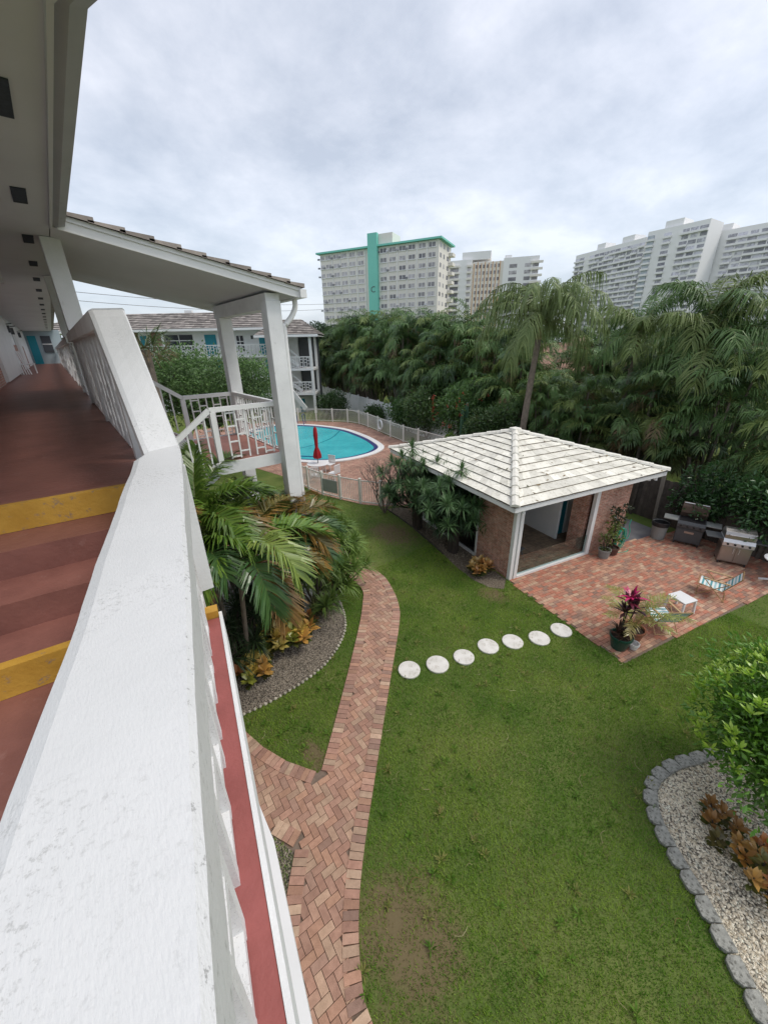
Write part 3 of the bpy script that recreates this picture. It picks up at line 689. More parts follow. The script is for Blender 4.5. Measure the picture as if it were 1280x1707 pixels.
# ---------------------------------------------------------------- near landing railing, steps
dN = Vector((.208, .978, 0)); nN = Vector((.978, -.208, 0))
def nt_(n, t, z): p = nN*n+dN*t; return (p.x, p.y, z)
Z3 = 5.7; ZL = 5.0; RIS = .175
rail = thing('balcony_railing', 'wide white masonry railing beside the landing nearest the camera', 'railing', (0, 0, ZL))
def capmesh(sec, edge=True):   # sec: list of (innerL, outerR) 3-D pairs for the top; thickness th
    mb = MB(); th = .13; cols = [0, .12, .5, .86, .955, 1.]
    rows = []
    for (L, R_) in sec:
        L = Vector(L); R_ = Vector(R_); rows.append([L.lerp(R_, c) + Vector((0, 0, -.012 if c in (0, 1.) else 0)) for c in cols])
    b = len(mb.v); nc = len(cols)
    for r_ in rows: mb.v += [tuple(p) for p in r_]
    for i in range(len(rows)-1):
        for j in range(nc-1):
            e_ = 0. if (j >= 3 and edge) else (.8 if j < 1 else 1.)
            mb.col = (.2 if (j == 4 and edge) else .85 if (j == 3 and edge) else 1.,)*3; mb.face(b+i*nc+j, b+i*nc+j+1, b+(i+1)*nc+j+1, b+(i+1)*nc+j)
    mb.col = (.55,)*3
    for j in (0, nc-1):
        b2 = len(mb.v)
        for r_ in rows: p = r_[j]; mb.v += [tuple(p), tuple(p-Vector((0, 0, th)))]
        for i in range(len(rows)-1):
            q = (b2+2*i, b2+2*i+2, b2+2*i+3, b2+2*i+1); mb.face(*(q if j else q[::-1]))
    mb.col = (1,)*3; b2 = len(mb.v)
    for r_ in rows: mb.v += [tuple(r_[0]-Vector((0, 0, th))), tuple(r_[-1]-Vector((0, 0, th)))]
    for i in range(len(rows)-1): mb.face(b2+2*i, b2+2*i+2, b2+2*i+3, b2+2*i+1)
    for i, fl in ((0, 1), (len(rows)-1, -1)):
        r_ = rows[i]; b2 = len(mb.v); mb.v += [tuple(p) for p in r_]+[tuple(r_[-1]-Vector((0, 0, th))), tuple(r_[0]-Vector((0, 0, th)))]; mb.face(*range(b2, b2+nc+2))
    return mb
sec = []
for t_ in np.linspace(-1.6, 2.45, 60):
    jl = .002*math.sin(t_*9)+random.uniform(-.001, .001); jr = .0015*math.sin(t_*7+1)+random.uniform(-.001, .001)
    sec.append((nt_(-.322+jl, t_, 6.05+.003*math.sin(t_*5)), nt_(-.086+jr, t_, 6.05+.003*math.sin(t_*4+1))))
sec.append(((.262, 2.57, 6.05), (.468, 2.66, 6.05)))
capmesh(sec).build('handrail_cap', W_CAP, rail)
sec = [((.262, 2.57, 6.052), (.468, 2.66, 6.052))]
for k in range(1, 13):
    f = k/12; f2 = f; zz_ = 6.05+.85*f2 - (.02 if k == 12 else 0)
    sec.append(((.262+.03*f, 2.57+1.3*f, zz_), (.468+.035*f, 2.66+1.05*f, zz_+.0)))
capmesh(sec, False).build('sloping_cap', W_CAP, rail)
sec = [((.292, 3.874, 6.884), (.503, 3.714, 6.884)), ((.295, 7.98, 6.9), (.51, 7.98, 6.9))]
# lattice of vertical bars and staggered cross pieces
def lattice(p, q, z0, z1, m_v, mod=.5, t=.035, depth=.035, slope=0., seed=1, gap=.12):
    """z0, z1 at p; slope adds dz along the run (both ends)."""
    p = Vector((p[0], p[1], 0)); q = Vector((q[0], q[1], 0)); L = (q-p).length; d = (q-p)/L; n = max(1, round(L/mod)); mb = MB(); w_ = L/n; rn = random.Random(seed)
    def zz(s, z): return z+slope*s
    for i in range(n):
        a = i*w_+gap/2; b = (i+1)*w_-gap/2; m = (a+b)/2
        for s in (a, m, b):
            P_ = p+d*s; mb.bar((P_.x, P_.y, zz(s, z0)), (P_.x, P_.y, zz(s, z1)), depth, t, up=tuple(d))
        H = z1-z0; o = 0 if i % 2 else .14
        for k, (s0, s1) in enumerate(((a, m), (m, b))):
            hs = [.04, .36, .68, .95] if k == (i % 2) else [.14, .5, .8]
            for h in hs:
                A = p+d*s0; B = p+d*s1; z = z0+H*h
                mb.bar((A.x, A.y, zz(s0, z)), (B.x, B.y, zz(s1, z)), depth*.97, t*.97)
    return mb
a = nt_(-.205, -1.5, 0); b = nt_(-.205, 2.45, 0)
lattice(a, b, ZL, 5.925, None, .56, .05, .11, seed=3, gap=.14).build('lattice', SPECK, rail)
# plain and staggered slats under the sloping cap
mb = MB()
for k in range(14):
    f = k/13; y = 2.66+1.05*f; x = .375+.02*f; zt = 5.93+.85*f; zb = max(ZL+.1, min(Z3, ZL+.12+.9*f)) if f < .5 else Z3
    mb.box(x-.045, x+.045, y-.017, y+.017, zb, zt-.01)
mb.build('balusters', W, rail)
MB().box(.3, .47, 2.62, 2.7, ZL, 5.925).build('post', W, rail); MB().box(.32, .48, 3.72, 3.8, Z3, 6.74).build('post', W, rail)

cr = thing('balcony_railing', 'white railing along the long third floor walkway', 'railing', (.4, 3.9, Z3))
capmesh([((.292, 3.872, 6.89), (.505, 3.712, 6.89)), ((.29, 9.6, 6.9), (.52, 9.6, 6.9))], False).build('handrail_cap', W, cr)
capmesh([((.295, 10.8, 6.9), (.51, 10.8, 6.9)), ((.295, 43.8, 6.9), (.51, 43.8, 6.9))], False).build('handrail_cap', W, cr)
lattice((.4, 3.95), (.4, 9.5), Z3, 6.78, None, .44, .035, .05, gap=.1).build('lattice', W, cr)
lattice((.4, 10.9), (.4, 43.6), Z3, 6.78, None, .6, .035, .05, gap=.14).build('lattice', W, cr)
mb = MB()
y = 3.98
while y < 9.5: mb.box(.37, .43, y, y+.03, Z3, 6.76); y += .11
mb.build('balusters', W, cr)
mb = MB()
for y in np.arange(4.0, 43, 2.6):
    if 9.4 < y < 10.8: continue
    MB().box(.34, .46, y, y+.1, Z3, 6.765).build('post', W, cr)

# ---------------------------------------------------------------- motel building we stand in
mot = thing('motel_building', 'motel wing with long third floor walkway and red brown deck', 'building', (-1.4, 3.2, 0))
sk = -.08
def riser(y, z0, z1, x0=-1.6, x1=.3, th=.3, mat=REDF, name='step'):
    mb = MB(); mb.prism([(x0, y-sk*0+sk*x0), (x1, y+sk*x1), (x1, y+sk*x1+th), (x0, y+sk*x0+th)], z0, z1); return mb
ys = [2.24, 2.57, 2.90, 3.23]
for i, y in enumerate(ys):
    z = ZL+RIS*(i+1); last = i == 3
    o = riser(y, ZL-.02, z, x1=.30, th=.335 if not last else .1).build('step', REDF, mot)
    if i in (0, 3):
        mb = MB(); mb.prism([(-1.6, y-.004+sk*-1.6), (.302, y-.004+sk*.302), (.302, y+sk*.302), (-1.6, y+sk*-1.6)], z-RIS+.002, z+.003)
        mb.prism([(-1.6, y+sk*-1.6), (.302, y+sk*.302), (.302, y+.055+sk*.302), (-1.6, y+.055+sk*-1.6)], z-.01, z+.0031)
        mb.build('nosing', YEL, o)
# landing slab (red top, white edge)
mb = MB(); A = [nt_(-1.9, -1.6, 0)[:2], nt_(-.082, -1.6, 0)[:2], nt_(-.082, 2.28, 0)[:2], nt_(-1.9, 2.35, 0)[:2]]
mb.prism(A, ZL-.25, ZL); mb.build('landing_slab', REDF, mot)
mb = MB(); A = [nt_(-.3, -1.6, 0)[:2], nt_(-.083, -1.6, 0)[:2], nt_(-.083, 2.27, 0)[:2], nt_(-.3, 2.27, 0)[:2]]; mb.prism(A, ZL-.1, ZL+.004); mb.build('slab_lip', REDL, mot)
mb = MB(); A = [nt_(-.0815, -1.6, 0)[:2], nt_(-.062, -1.6, 0)[:2], nt_(-.062, 2.33, 0)[:2], nt_(-.0815, 2.33, 0)[:2]]; mb.prism(A, ZL-.28, ZL+.008); mb.build('slab_edge', W, mot)
mb = MB(); A = [nt_(-.16, 2.285, 0)[:2], nt_(-.083, 2.285, 0)[:2], nt_(-.083, 2.36, 0)[:2], nt_(-.16, 2.36, 0)[:2]]; mb.prism(A, ZL-.02, ZL+.05); mb.build('nosing_end', YEL, mot)
mb = MB(); mb.prism([(-1.4, 3.33+.112), (.30, 3.33-.024), (.52, 3.3), (.52, 44), (-1.4, 44)], Z3-.25, Z3-.001); mb.build('walkway_floor', REDF, mot)
mb = MB(); mb.box(.5201, .535, 3.7, 44, Z3-.3, Z3+.01); mb.build('slab_edge', W, mot)
mb = MB(); mb.prism([(.3, 3.4), (.40, 2.68), (.38, 2.11), (.16, 1.04), (-.25, -1), (-1.5, -1), (-1.5, 3.4)], 2.35, 2.7); mb.build('lower_ledge', W_CLEAN, mot)
mb = MB(); mb.box(-1.4, .5, 3.4, 44, 2.6, 2.85); mb.build('second_floor_slab', W, mot)
mb = MB(); mb.prism([(-.2, 2.6), (-.35, 1.0), (-.8, -1.2), (-1.5, -1.2), (-1.5, 3.3), (-.2, 3.3)], 0, 2.34); mb.box(-1.5, -1.42, 3.4, 44, 0, Z3-.26); mb.build('lower_wall', W, mot)
CE = 8.15
mb = MB()
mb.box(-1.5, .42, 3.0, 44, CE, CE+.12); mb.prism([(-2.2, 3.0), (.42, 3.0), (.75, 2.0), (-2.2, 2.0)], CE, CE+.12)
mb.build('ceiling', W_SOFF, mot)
# fascia + gutter with mitred corner
g0 = [(.49, 7.62), (.49, 3.0), (.86, 2.0)]
mb = MB()
for a, b in zip(g0[:-1], g0[1:]):
    mb.bar((a[0]-.06, a[1], CE+.06), (b[0]-.06, b[1], CE+.06), .03, .2)
mb.build('fascia', W_SOFF, mot)
mb = MB()
gm = M('gutter grey paint', (.42, .43, .46), (.36, .37, .4), 2, .5, dirt=(.2, .2, .22), dscale=6, dth=(.6, .8))
prof = [(-.035, .03), (.05, -.02), (.13, 0), (.15, .12), (.17, .14), (.16, .14), (.14, .13)]
def sweep(mb, path, prof):
    n = len(prof); b = len(mb.v)
    for i, p in enumerate(path):
        a = Vector(path[max(0, i-1)]); c = Vector(path[min(len(path)-1, i+1)]); d1 = (Vector(p)-a); d2 = (c-Vector(p))
        d = ((d1.normalized() if d1.length else Vector((0, 0, 0)))+(d2.normalized() if d2.length else Vector((0, 0, 0)))).normalized()
        s_ = Vector((-d.y, d.x, 0)).normalized() if True else None
        for x, z in prof: q = Vector(p)+s_*x; mb.v.append((q.x, q.y, p[2]+z))
    for i in range(len(path)-1):
        for j in range(n-1): mb.face(b+i*n+j, b+i*n+j+1, b+(i+1)*n+j+1, b+(i+1)*n+j)
sweep(mb, [(.46, 7.6, CE), (.46, 5, CE), (.46, 3.0, CE), (.83, 2.0, CE)], prof); mb.build('gutter', gm, mot)
mb = MB(); mb.prism([(-2.2, 7.6), (.6, 7.6), (.6, 2.95), (.92, 2.0), (-2.2, 2.0)], CE+.15, CE+.3); mb.box(-2.2, .6, 7.61, 44, CE+.15, CE+.3); mb.build('roof', ROOFG, mot)
for y in [4.22+2.2*k for k in range(17)]:
    mb = MB(); mb.box(.11, .235, y-.27, y+.27, CE-.012, CE-.002); mb.build('soffit_vent', BLUEG, mot)
# inner wall of the walkway with brick, white slatted panels, end wall
mb = MB(); mb.box(-1.55, -1.4, 3, 44, Z3-.001, CE-.001); mb.build('wall', W, mot)
for y0_, y1_ in ((3.1, 17.2), (25.3, 29.5), (33, 36)):
    mb = MB(); mb.box(-1.4, -1.36, y0_, y1_, Z3+.002, Z3+1.25); mb.build('brick_panel', BRICK_F, mot)
for y0_, y1_ in ((12.6, 17.2), (17.3, 25.2), (29.6, 32.5)):
    zb_ = Z3+(.06 if y0_ > 13 else 1.26); mb = MB(); mb.box(-1.399, -1.385, y0_, y1_, zb_, CE-.24); bk_ = mb.build('slatted_panel', GREYP, mot)  # grey backing added to make the gaps between the slats dark
    mb = MB(); y = y0_
    while y < y1_: mb.box(-1.384, -1.27, y, y+.16, zb_, CE-.25); y += .3
    mb.build('slats', W_CLEAN, bk_)
for y in (26.0, 28.5, 34.5):
    mb = MB(); mb.box(-1.36, -1.22, y, y+.14, Z3+1.75, Z3+2.05); mb.tube([(-1.35, y+.07, Z3+2.1), (-1.1, y+.07, Z3+2.14)], .02, 6); mb.build('wall_lamp', CHAR, mot)
mb = MB(); mb.box(-3, .9, 44, 44.2, 0, CE+.1); ew = mb.build('end_wall', M('pale blue grey stucco', (.4, .48, .52), None, 1, .8), mot)
mb = MB(); mb.box(-1.25, -.72, 43.93, 43.99, Z3, Z3+2.1); mb.build('door', TEAL, mot)
mb = MB(); mb.box(-.42, .2, 43.94, 43.99, Z3+.85, Z3+2.1); o = mb.build('window', DARKG, mot); MB().box(-.42, .2, 43.9, 43.935, Z3+1.45, Z3+1.52).build('sash', W_CLEAN, o)
mb = MB(); mb.box(-.52, -.48, 11.0, 11.5, CE-.25, CE-.06); ex = mb.build('exit_sign', WPLAST); tag(ex, 'white exit sign with red letters under the walkway ceiling', 'sign')
def text(body, size, loc, rot, mat, parent, name='lettering'):
    cu = bpy.data.curves.new(name, 'FONT'); cu.body = body; cu.size = size; cu.align_x = 'CENTER'; cu.align_y = 'CENTER'; cu.extrude = .004
    to = bpy.data.objects.new(name, cu); COL.objects.link(to); dg = bpy.context.evaluated_depsgraph_get(); me = bpy.data.meshes.new_from_object(to.evaluated_get(dg))
    COL.objects.unlink(to); me.materials.clear(); me.materials.append(mat)
    o = bpy.data.objects.new(name, me); COL.objects.link(o); o.parent = parent
    Mx = Matrix.Translation(loc) @ rot; o.matrix_local = (world_of(parent).inverted() @ Mx) if parent else Mx
    return o
# sign hangs across the walkway, letters face the camera
ex.data.clear_geometry(); ex.data.from_pydata(*(lambda m: (m.v, [], m.f))(MB().box(-.78, -.36, 11.2, 11.25, CE-.32, CE-.08)))
text('EXIT', .2, (-.57, 11.19, CE-.2), Matrix.Rotation(rad(90), 4, 'X'), REDSIGN, ex)
mb = MB(); mb.tube([(-.57, 11.22, CE-.08), (-.57, 11.22, CE)], .015, 6); mb.build('stem', WPLAST, ex)
# plastic chair at the walkway end
t = thing('lounge_chair', 'white slatted chair folded against the walkway wall', 'chair', (-1.1, 24, Z3))
mb = MB(); [mb.bar((-1.28+i*.085, 23.7, Z3+.0), (-1.36+i*.05, 24.4, Z3+.95), .035, .02) for i in range(5)]; mb.build('backrest', WPLAST, t)
mb = MB(); mb.box(-1.3, -.75, 24.6, 25.1, Z3+.38, Z3+.43); mb.build('seat', WPLAST, t, bevel=.01)
for x in (-1.27, -.78):
    for y in (24.63, 25.07): MB().tube([(x, y, Z3), (x, y, Z3+.38)], .02, 6).build('leg', WPLAST, t)

# ---------------------------------------------------------------- stair tower with canopy
can = thing('stair_canopy', 'sloping white canopy on tall posts over the outer stairs', 'canopy', (3.5, 9.5, 0))
zc = lambda x: CE-.02-.184*(x-.5)
def slab(x0, x1, y0, y1, t0, t1, mb):
    mb.v += [(x, y, zc(x)+t) for t in (t0, t1) for y in (y0, y1) for x in (x0, x1)]; b = len(mb.v)-8
    for q in ((0, 2, 3, 1), (4, 5, 7, 6), (0, 1, 5, 4), (2, 6, 7, 3), (0, 4, 6, 2), (1, 3, 7, 5)): mb.face(*[b+i for i in q])
    return mb
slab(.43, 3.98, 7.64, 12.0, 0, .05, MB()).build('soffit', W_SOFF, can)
slab(.5, 4.03, 7.58, 7.62, -.02, .15, MB()).build('fascia', W_CLEAN, can)
slab(.5, 4.06, 7.555, 7.578, .10, .16, MB()).build('drip_edge', W_CLEAN, can)
slab(.43, 4.0, 12.0, 12.04, -.02, .13, MB()).build('fascia', W_CLEAN, can)
mb = MB(); x = .55
tiles = MB()
while x < 4.05:
    y = 7.5; x2 = min(x+.38, 4.1)
    while y < 12.1:
        s_ = random.uniform(.6, 1.5); tiles.col = (s_, s_*.97, s_*.94); z0 = zc(x)+.21; z1 = zc(x2)+.235
        b = len(tiles.v); jz = random.uniform(-.004, .004); ye = y+.3
        tiles.v += [(x-.05, y, zc(x)+.165), (x2, y, zc(x2)+.165), (x2, ye-.008, zc(x2)+.165), (x-.05, ye-.008, zc(x)+.165), (x-.05, y, z0-.012+jz), (x2, y, z1+jz), (x2, ye-.008, z1+jz), (x-.05, ye-.008, z0-.012+jz)]
        for q in ((4, 5, 6, 7), (0, 1, 5, 4), (1, 2, 6, 5), (2, 3, 7, 6), (3, 0, 4, 7)): tiles.face(*[b+i for i in q])
        y += .3
    x += .36
tiles.build('roof_tiles', ROOFG, can)
mb = MB(); mb.box(3.40, 3.68, 7.78, 11.0, 7.28, zc(3.68)-.002); mb.build('beam', W, can)
for y in (7.76, 10.62):
    mb = MB(); mb.box(3.39, 3.69, y, y+.28, 0, 7.28 if y > 9 else 7.42); mb.build('column', W, can, bevel=.01)
MB().box(.295, .54, 8.3, 8.6, 6.902, CE-.004).build('column', W, can, bevel=.01)
mb = MB(); mb.box(.30, .54, 12.3, 12.55, 6.902, CE-.004); mb.build('column', W, can, bevel=.01)
mb = MB(); ze_ = zc(4.0); mb.box(4.0, 4.13, 7.5, 12.1, ze_-.02, ze_+.12); mb.build('gutter', W_CLEAN, can)
mb = MB(); mb.tube(smooth([(4.06, 7.9, ze_-.02), (4.06, 7.9, ze_-.16), (3.95, 7.9, ze_-.34), (3.79, 7.88, ze_-.5), (3.76, 7.88, ze_-.75), (3.76, 7.88, 4)], 4)+[(3.76, 7.88, .1)], .055, 8); mb.build('downspout', W_CLEAN, can, True)
# flights and landings (red treads, white stringers)
st = thing('outer_stairs', 'red brown outer stairs turning at a railed half landing', 'stairs', (2.0, 9.4, 0))
def level(zt, zb0):
    mb = MB(); mb.box(2.05, 3.5, 8.02, 10.78, zt-.14, zt); mb.build('landing', REDF if False else M('stair landing paint', (.5, .23, .18), (.4, .17, .13), 2, .6), st)
    mb = MB(); mb.box(2.0, 3.55, 7.98, 8.015, zt-.22, zt+.03); mb.box(3.505, 3.55, 8.02, 10.8, zt-.22, zt+.03); mb.box(2.0, 3.5, 10.785, 10.82, zt-.22, zt+.03); mb.build('landing_edge', W, st)
    for dirn, ya, yb in ((1, 9.55, 10.7), (-1, 8.1, 9.25)):
        n = 7 if zt > 3 else 7; dz = (.171*dirn); x = 2.03
        mb = MB()
        for k in range(n):
            x1_ = x-.24*(k); z = zt+dz*(k+1); mb.box(x1_-.25, x1_, ya, yb, z-.05, z); mb.box(x1_-.02, x1_, ya, yb, z-.171, z-.05)
        mb.build('flight', REDF, st)
        for yy in (ya-.06, yb+.005):
            mb = MB(); mb.bar((2.05, yy+.03, zt-.05+dz*.3), (2.05-.24*n, yy+.03, zt+dz*n-.1), .05, .26); mb.build('stringer', W, st)
level(4.42, 0); level(1.5, 0)
def landing_rail(zt, label):
    r = thing('stair_railing', label, 'railing', (2.8, 9.4, zt))
    h = 1.08
    mb = MB(); mb.bar((2.07, 8.05, zt+h), (3.4, 8.05, zt+h), .09, .09); mb.bar((3.46, 8.03, zt+h), (3.46, 10.75, zt+h), .09, .09); mb.bar((2.2, 10.72, zt+h), (3.42, 10.72, zt+h), .09, .09)
    mb.build('handrail', W_CLEAN, r)
    mb = MB(); mb.bar((2.07, 8.05, zt+h), (.62, 8.05, zt+h-1.06), .09, .09); mb.build('sloping_handrail', W_CLEAN, r)
    mb = MB(); mb.bar((2.2, 10.72, zt+h), (.6, 10.72, zt+h+1.17), .09, .09); mb.build('sloping_handrail', W_CLEAN, r)
    for (x, y, a, b) in ((2.12, 8.05, zt-.2, zt+h-.04), (2.2, 10.72, zt, zt+h-.04), (3.46, 10.6, zt, zt+h-.04)):
        mb = MB(); mb.box(x-.05, x+.05, y-.05, y+.05, a, b); mb.build('post', W_CLEAN, r)
    lattice((2.28, 8.05), (3.36, 8.05), zt+.06, zt+h-.04, None, .52, .028, .03, gap=.16).build('lattice', W_CLEAN, r)
    lattice((3.46, 8.12), (3.46, 10.55), zt+.06, zt+h-.04, None, .5, .028, .03, gap=.14).build('lattice', W_CLEAN, r)
    lattice((2.3, 10.72), (3.35, 10.72), zt+.06, zt+h-.04, None, .52, .028, .03, gap=.16).build('lattice', W_CLEAN, r)
    mb = MB(); m2 = MB()
    for k in range(7):
        x = 1.95-.18*k; z = zt+h-.04-(2.07-x)*.731; mb.box(x-.014, x+.014, 8.035, 8.065, z-.92, z)
        z = zt+h-.04+(2.2-x)*.731; m2.box(x-.014, x+.014, 10.705, 10.735, z-.92, z)
    mb.build('balusters', W_CLEAN, r); m2.build('balusters', W_CLEAN, r)
landing_rail(4.42, 'white geometric railing around the upper stair landing')
landing_rail(1.5, 'white geometric railing around the lower stair landing near the ground')

# ---------------------------------------------------------------- garden beds, stones, edging
BEDC = smooth([(.75, 5.95), (1.46, 5.85), (2.26, 5.86), (3.01, 6.02), (3.76, 6.5), (4.19, 7.08), (4.5, 7.9), (4.75, 9), (4.8, 10.6)], 4)
BEDL = BEDC+[(4.6, 12.4), (2.5, 12.8), (.6, 12.5)]
sheet('planting_bed', BEDL, .012, GRAV)
mb = MB(); d = 0
for i in range(len(BEDC)-1):
    a = Vector(BEDC[i]); b = Vector(BEDC[i+1]); L = (b-a).length
    while d < L:
        p = a+(b-a)*(d/L); s_ = random.uniform(.03, .045); s2 = random.uniform(.8, 1.2); mb.col = (s2,)*3
        mb.lathe([(s_*.8, .01), (s_, .03), (s_*.6, .055)], p.x, p.y, 6); d += .105
    d -= L
tag(mb.build('pebble_edging', M('pale edging pebbles', (.5, .46, .38), (.36, .33, .28), 9, .9, attr=True)), 'row of pale pebbles edging the palm bed', 'edging', kind='stuff')
sheet('corner_gravel', [(-.3, 4.2), (-.1, 4.1), (.3, 3.85), (.66, 3.62), (.80, 3.24), (.54, 2.9), (.2, 2.4), (-.3, 2.2)], .012, GRAV)
BEDW = [S(-.05, .05), (8.45, 5.15), (8.2, 5.45), (8.14, 6.0), (8.3, 6.8), (8.6, 7.7), (8.9, 8.7), (9.2, 9.8), (9.45, 11.0), (9.6, 12.0), S(.1, 6.5)]
sheet('cabana_bed', BEDW, .012, MULCH)
mb = MB()
for a, b in zip([(8.6, 7.7), (8.9, 8.7), (9.2, 9.8), (9.45, 11.0)], [(8.9, 8.7), (9.2, 9.8), (9.45, 11.0), (9.6, 12.0)]): mb.bar((*a, .03), (*b, .03), .03, .06)
tag(mb.build('bed_edging', WOOD), 'thin timber strip edging the bed beside the cabana', 'edging')
BL = [(7.75, -.62), (7.45, -.35), (7.18, -.16), (6.91, .0), (6.64, .12), (6.38, .26), (6.11, .35), (5.84, .40), (5.57, .38), (5.33, .28), (5.12, .12), (4.95, -.08), (4.8, -.28), (4.64, -.49), (4.47, -.69), (4.30, -.88), (4.12, -1.07), (3.95, -1.27), (3.78, -1.47), (3.6, -1.68), (3.42, -1.9)]
sheet('shell_gravel_bed', BL+[(3.6, -3.6), (8, -3.6), (8.4, -1.2)], .02, GRAVW)
mb = MB(); 
V, Fq, C = [], [], []
n = 16000
X = rng.uniform(3.6, 8, n); Y = rng.uniform(-2.6, .4, n); ok = inpoly_np(X, Y, BL+[(3.6, -3.6), (8, -3.6), (8.4, -1.2)]); X = X[ok]; Y = Y[ok]; n = len(X)
def chips(X, Y, z, size, cols, name, label):
    n = len(X); mb = MB(); s_ = size*rng.uniform(.5, 1.3, n); a = rng.uniform(0, 6.28, n); P_ = np.stack([X, Y, np.full(n, z)], 1)
    tx = rng.normal(0, .35, (n, 2))
    e1 = np.stack([np.cos(a), np.sin(a), tx[:, 0]], 1)*s_[:, None]; e2 = np.stack([-np.sin(a), np.cos(a), tx[:, 1]], 1)*s_[:, None]*.6
    up_ = np.array([[0, 0, 1]])*s_[:, None]*.8
    V = np.stack([P_-e1, P_-e2, P_+e1, P_+e2, P_+up_], 1).reshape(-1, 3); k = np.arange(n)[:, None]*5
    Fc = np.concatenate([k+np.array([[0, 1, 4, 4]]), k+np.array([[1, 2, 4, 4]]), k+np.array([[2, 3, 4, 4]]), k+np.array([[3, 0, 4, 4]])], 1).reshape(-1, 4)[:, :3]
    m = rng.uniform(0, 1, (n, 1))**1.6; c = np.array(cols[0])*(1-m)+np.array(cols[1])*m; mb.arr(V, Fc, np.repeat(c, 4, 0))
    return tag(mb.build(name, M(name+' stone', (1, 1, 1), (.85, .85, .85), 20, .9, attr=True)), label, 'gravel', kind='stuff')
chips(X, Y, .022, .024, [(.92, .85, .7), (.5, .42, .3)], 'gravel', 'pale shell gravel inside the grey stone edging')
X = rng.uniform(.6, 4.9, 16000); Y = rng.uniform(5.8, 9.5, 16000); ok = inpoly_np(X, Y, BEDL); chips(X[ok], Y[ok], .014, .02, [(.42, .37, .3), (.16, .14, .11)], 'gravel', 'grey brown gravel around the palms and crotons')
X = rng.uniform(8, 10.8, 6000); Y = rng.uniform(5, 12, 6000); ok = inpoly_np(X, Y, BEDW); chips(X[ok], Y[ok], .014, .026, [(.36, .31, .24), (.12, .095, .065)], 'gravel', 'brownish gravel and leaf litter along the cabana wall')
ordn = ['first', 'second', 'third', 'fourth', 'fifth', 'sixth', 'seventh', 'eighth', 'ninth', 'tenth', 'eleventh', 'twelfth', 'thirteenth', 'fourteenth', 'fifteenth', 'sixteenth', 'seventeenth', 'eighteenth', 'nineteenth', 'twentieth']
for i in range(len(BL)-1):
    a = Vector(BL[i]); b = Vector(BL[i+1]); c = (a+b)/2; ang = math.atan2(b.y-a.y, b.x-a.x); L = (b-a).length-.015; mb = MB(); s_ = random.uniform(.85, 1.1)
    w0 = .2*random.uniform(.92, 1.08); k = .24
    pl = [(-L/2, -.085), (-L/2, .05), (-L/2+.05, .105), (L/2-.05, .11), (L/2, .05), (L/2, -.085)]
    sgn = -1
    pl2 = [(x, -y*1.0) for x, y in pl][::-1]
    ca, sa = math.cos(ang+random.uniform(-.04, .04)), math.sin(ang); z1 = .06+random.uniform(-.008, .008)
    mb.prism([(ca*x-sa*y, sa*x+ca*y) for x, y in pl2], 0, z1)
    o = mb.build('edging_block', STONE, None, bevel=.008); o.location = (c.x, c.y, random.uniform(-.0, .01)); o.rotation_euler = (random.uniform(-.04, .04), random.uniform(-.04, .04), 0)
    tag(o, 'grey scalloped edging block, %s counting from the leafy bush round the shell bed' % ordn[i], 'edging block', 'edging blocks round the shell gravel bed')
st_ = [(4.29, 4.66), (4.88, 4.37), (5.50, 4.14), (6.2, 4.0), (6.77, 3.72), (7.36, 3.38), (8.03, 3.19)]
on = ['leftmost, beside the brick path', 'second from the path', 'third from the path', 'middle one of the seven', 'third from the patio', 'second from the patio', 'rightmost, touching the patio edge']
for i, (x, y) in enumerate(st_):
    mb = MB(); r_ = .245*random.uniform(.96, 1.04); ph = random.uniform(0, 6)
    mb.lathe([(r_*.99, 0), (r_, .035), (r_-.012, .045), (r_*.5, .046+.002), (.02, .047)], 0, 0, 40); o = mb.build('stepping_stone', STEP); o.location = (x, y, .004); o.rotation_euler = (random.uniform(-.015, .015), random.uniform(-.015, .015), ph)
    tag(o, 'round white stepping stone on the lawn, '+on[i], 'stepping stone', 'round stepping stones across the lawn')
mb = MB()
bp_ = smooth([(1.15, 1.5), (1.25, 1.95), (1.5, 2.2), (1.85, 1.95), (2.0, 1.5), (1.9, 1.15), (1.6, .9), (1.3, 1.0)], 4, True)

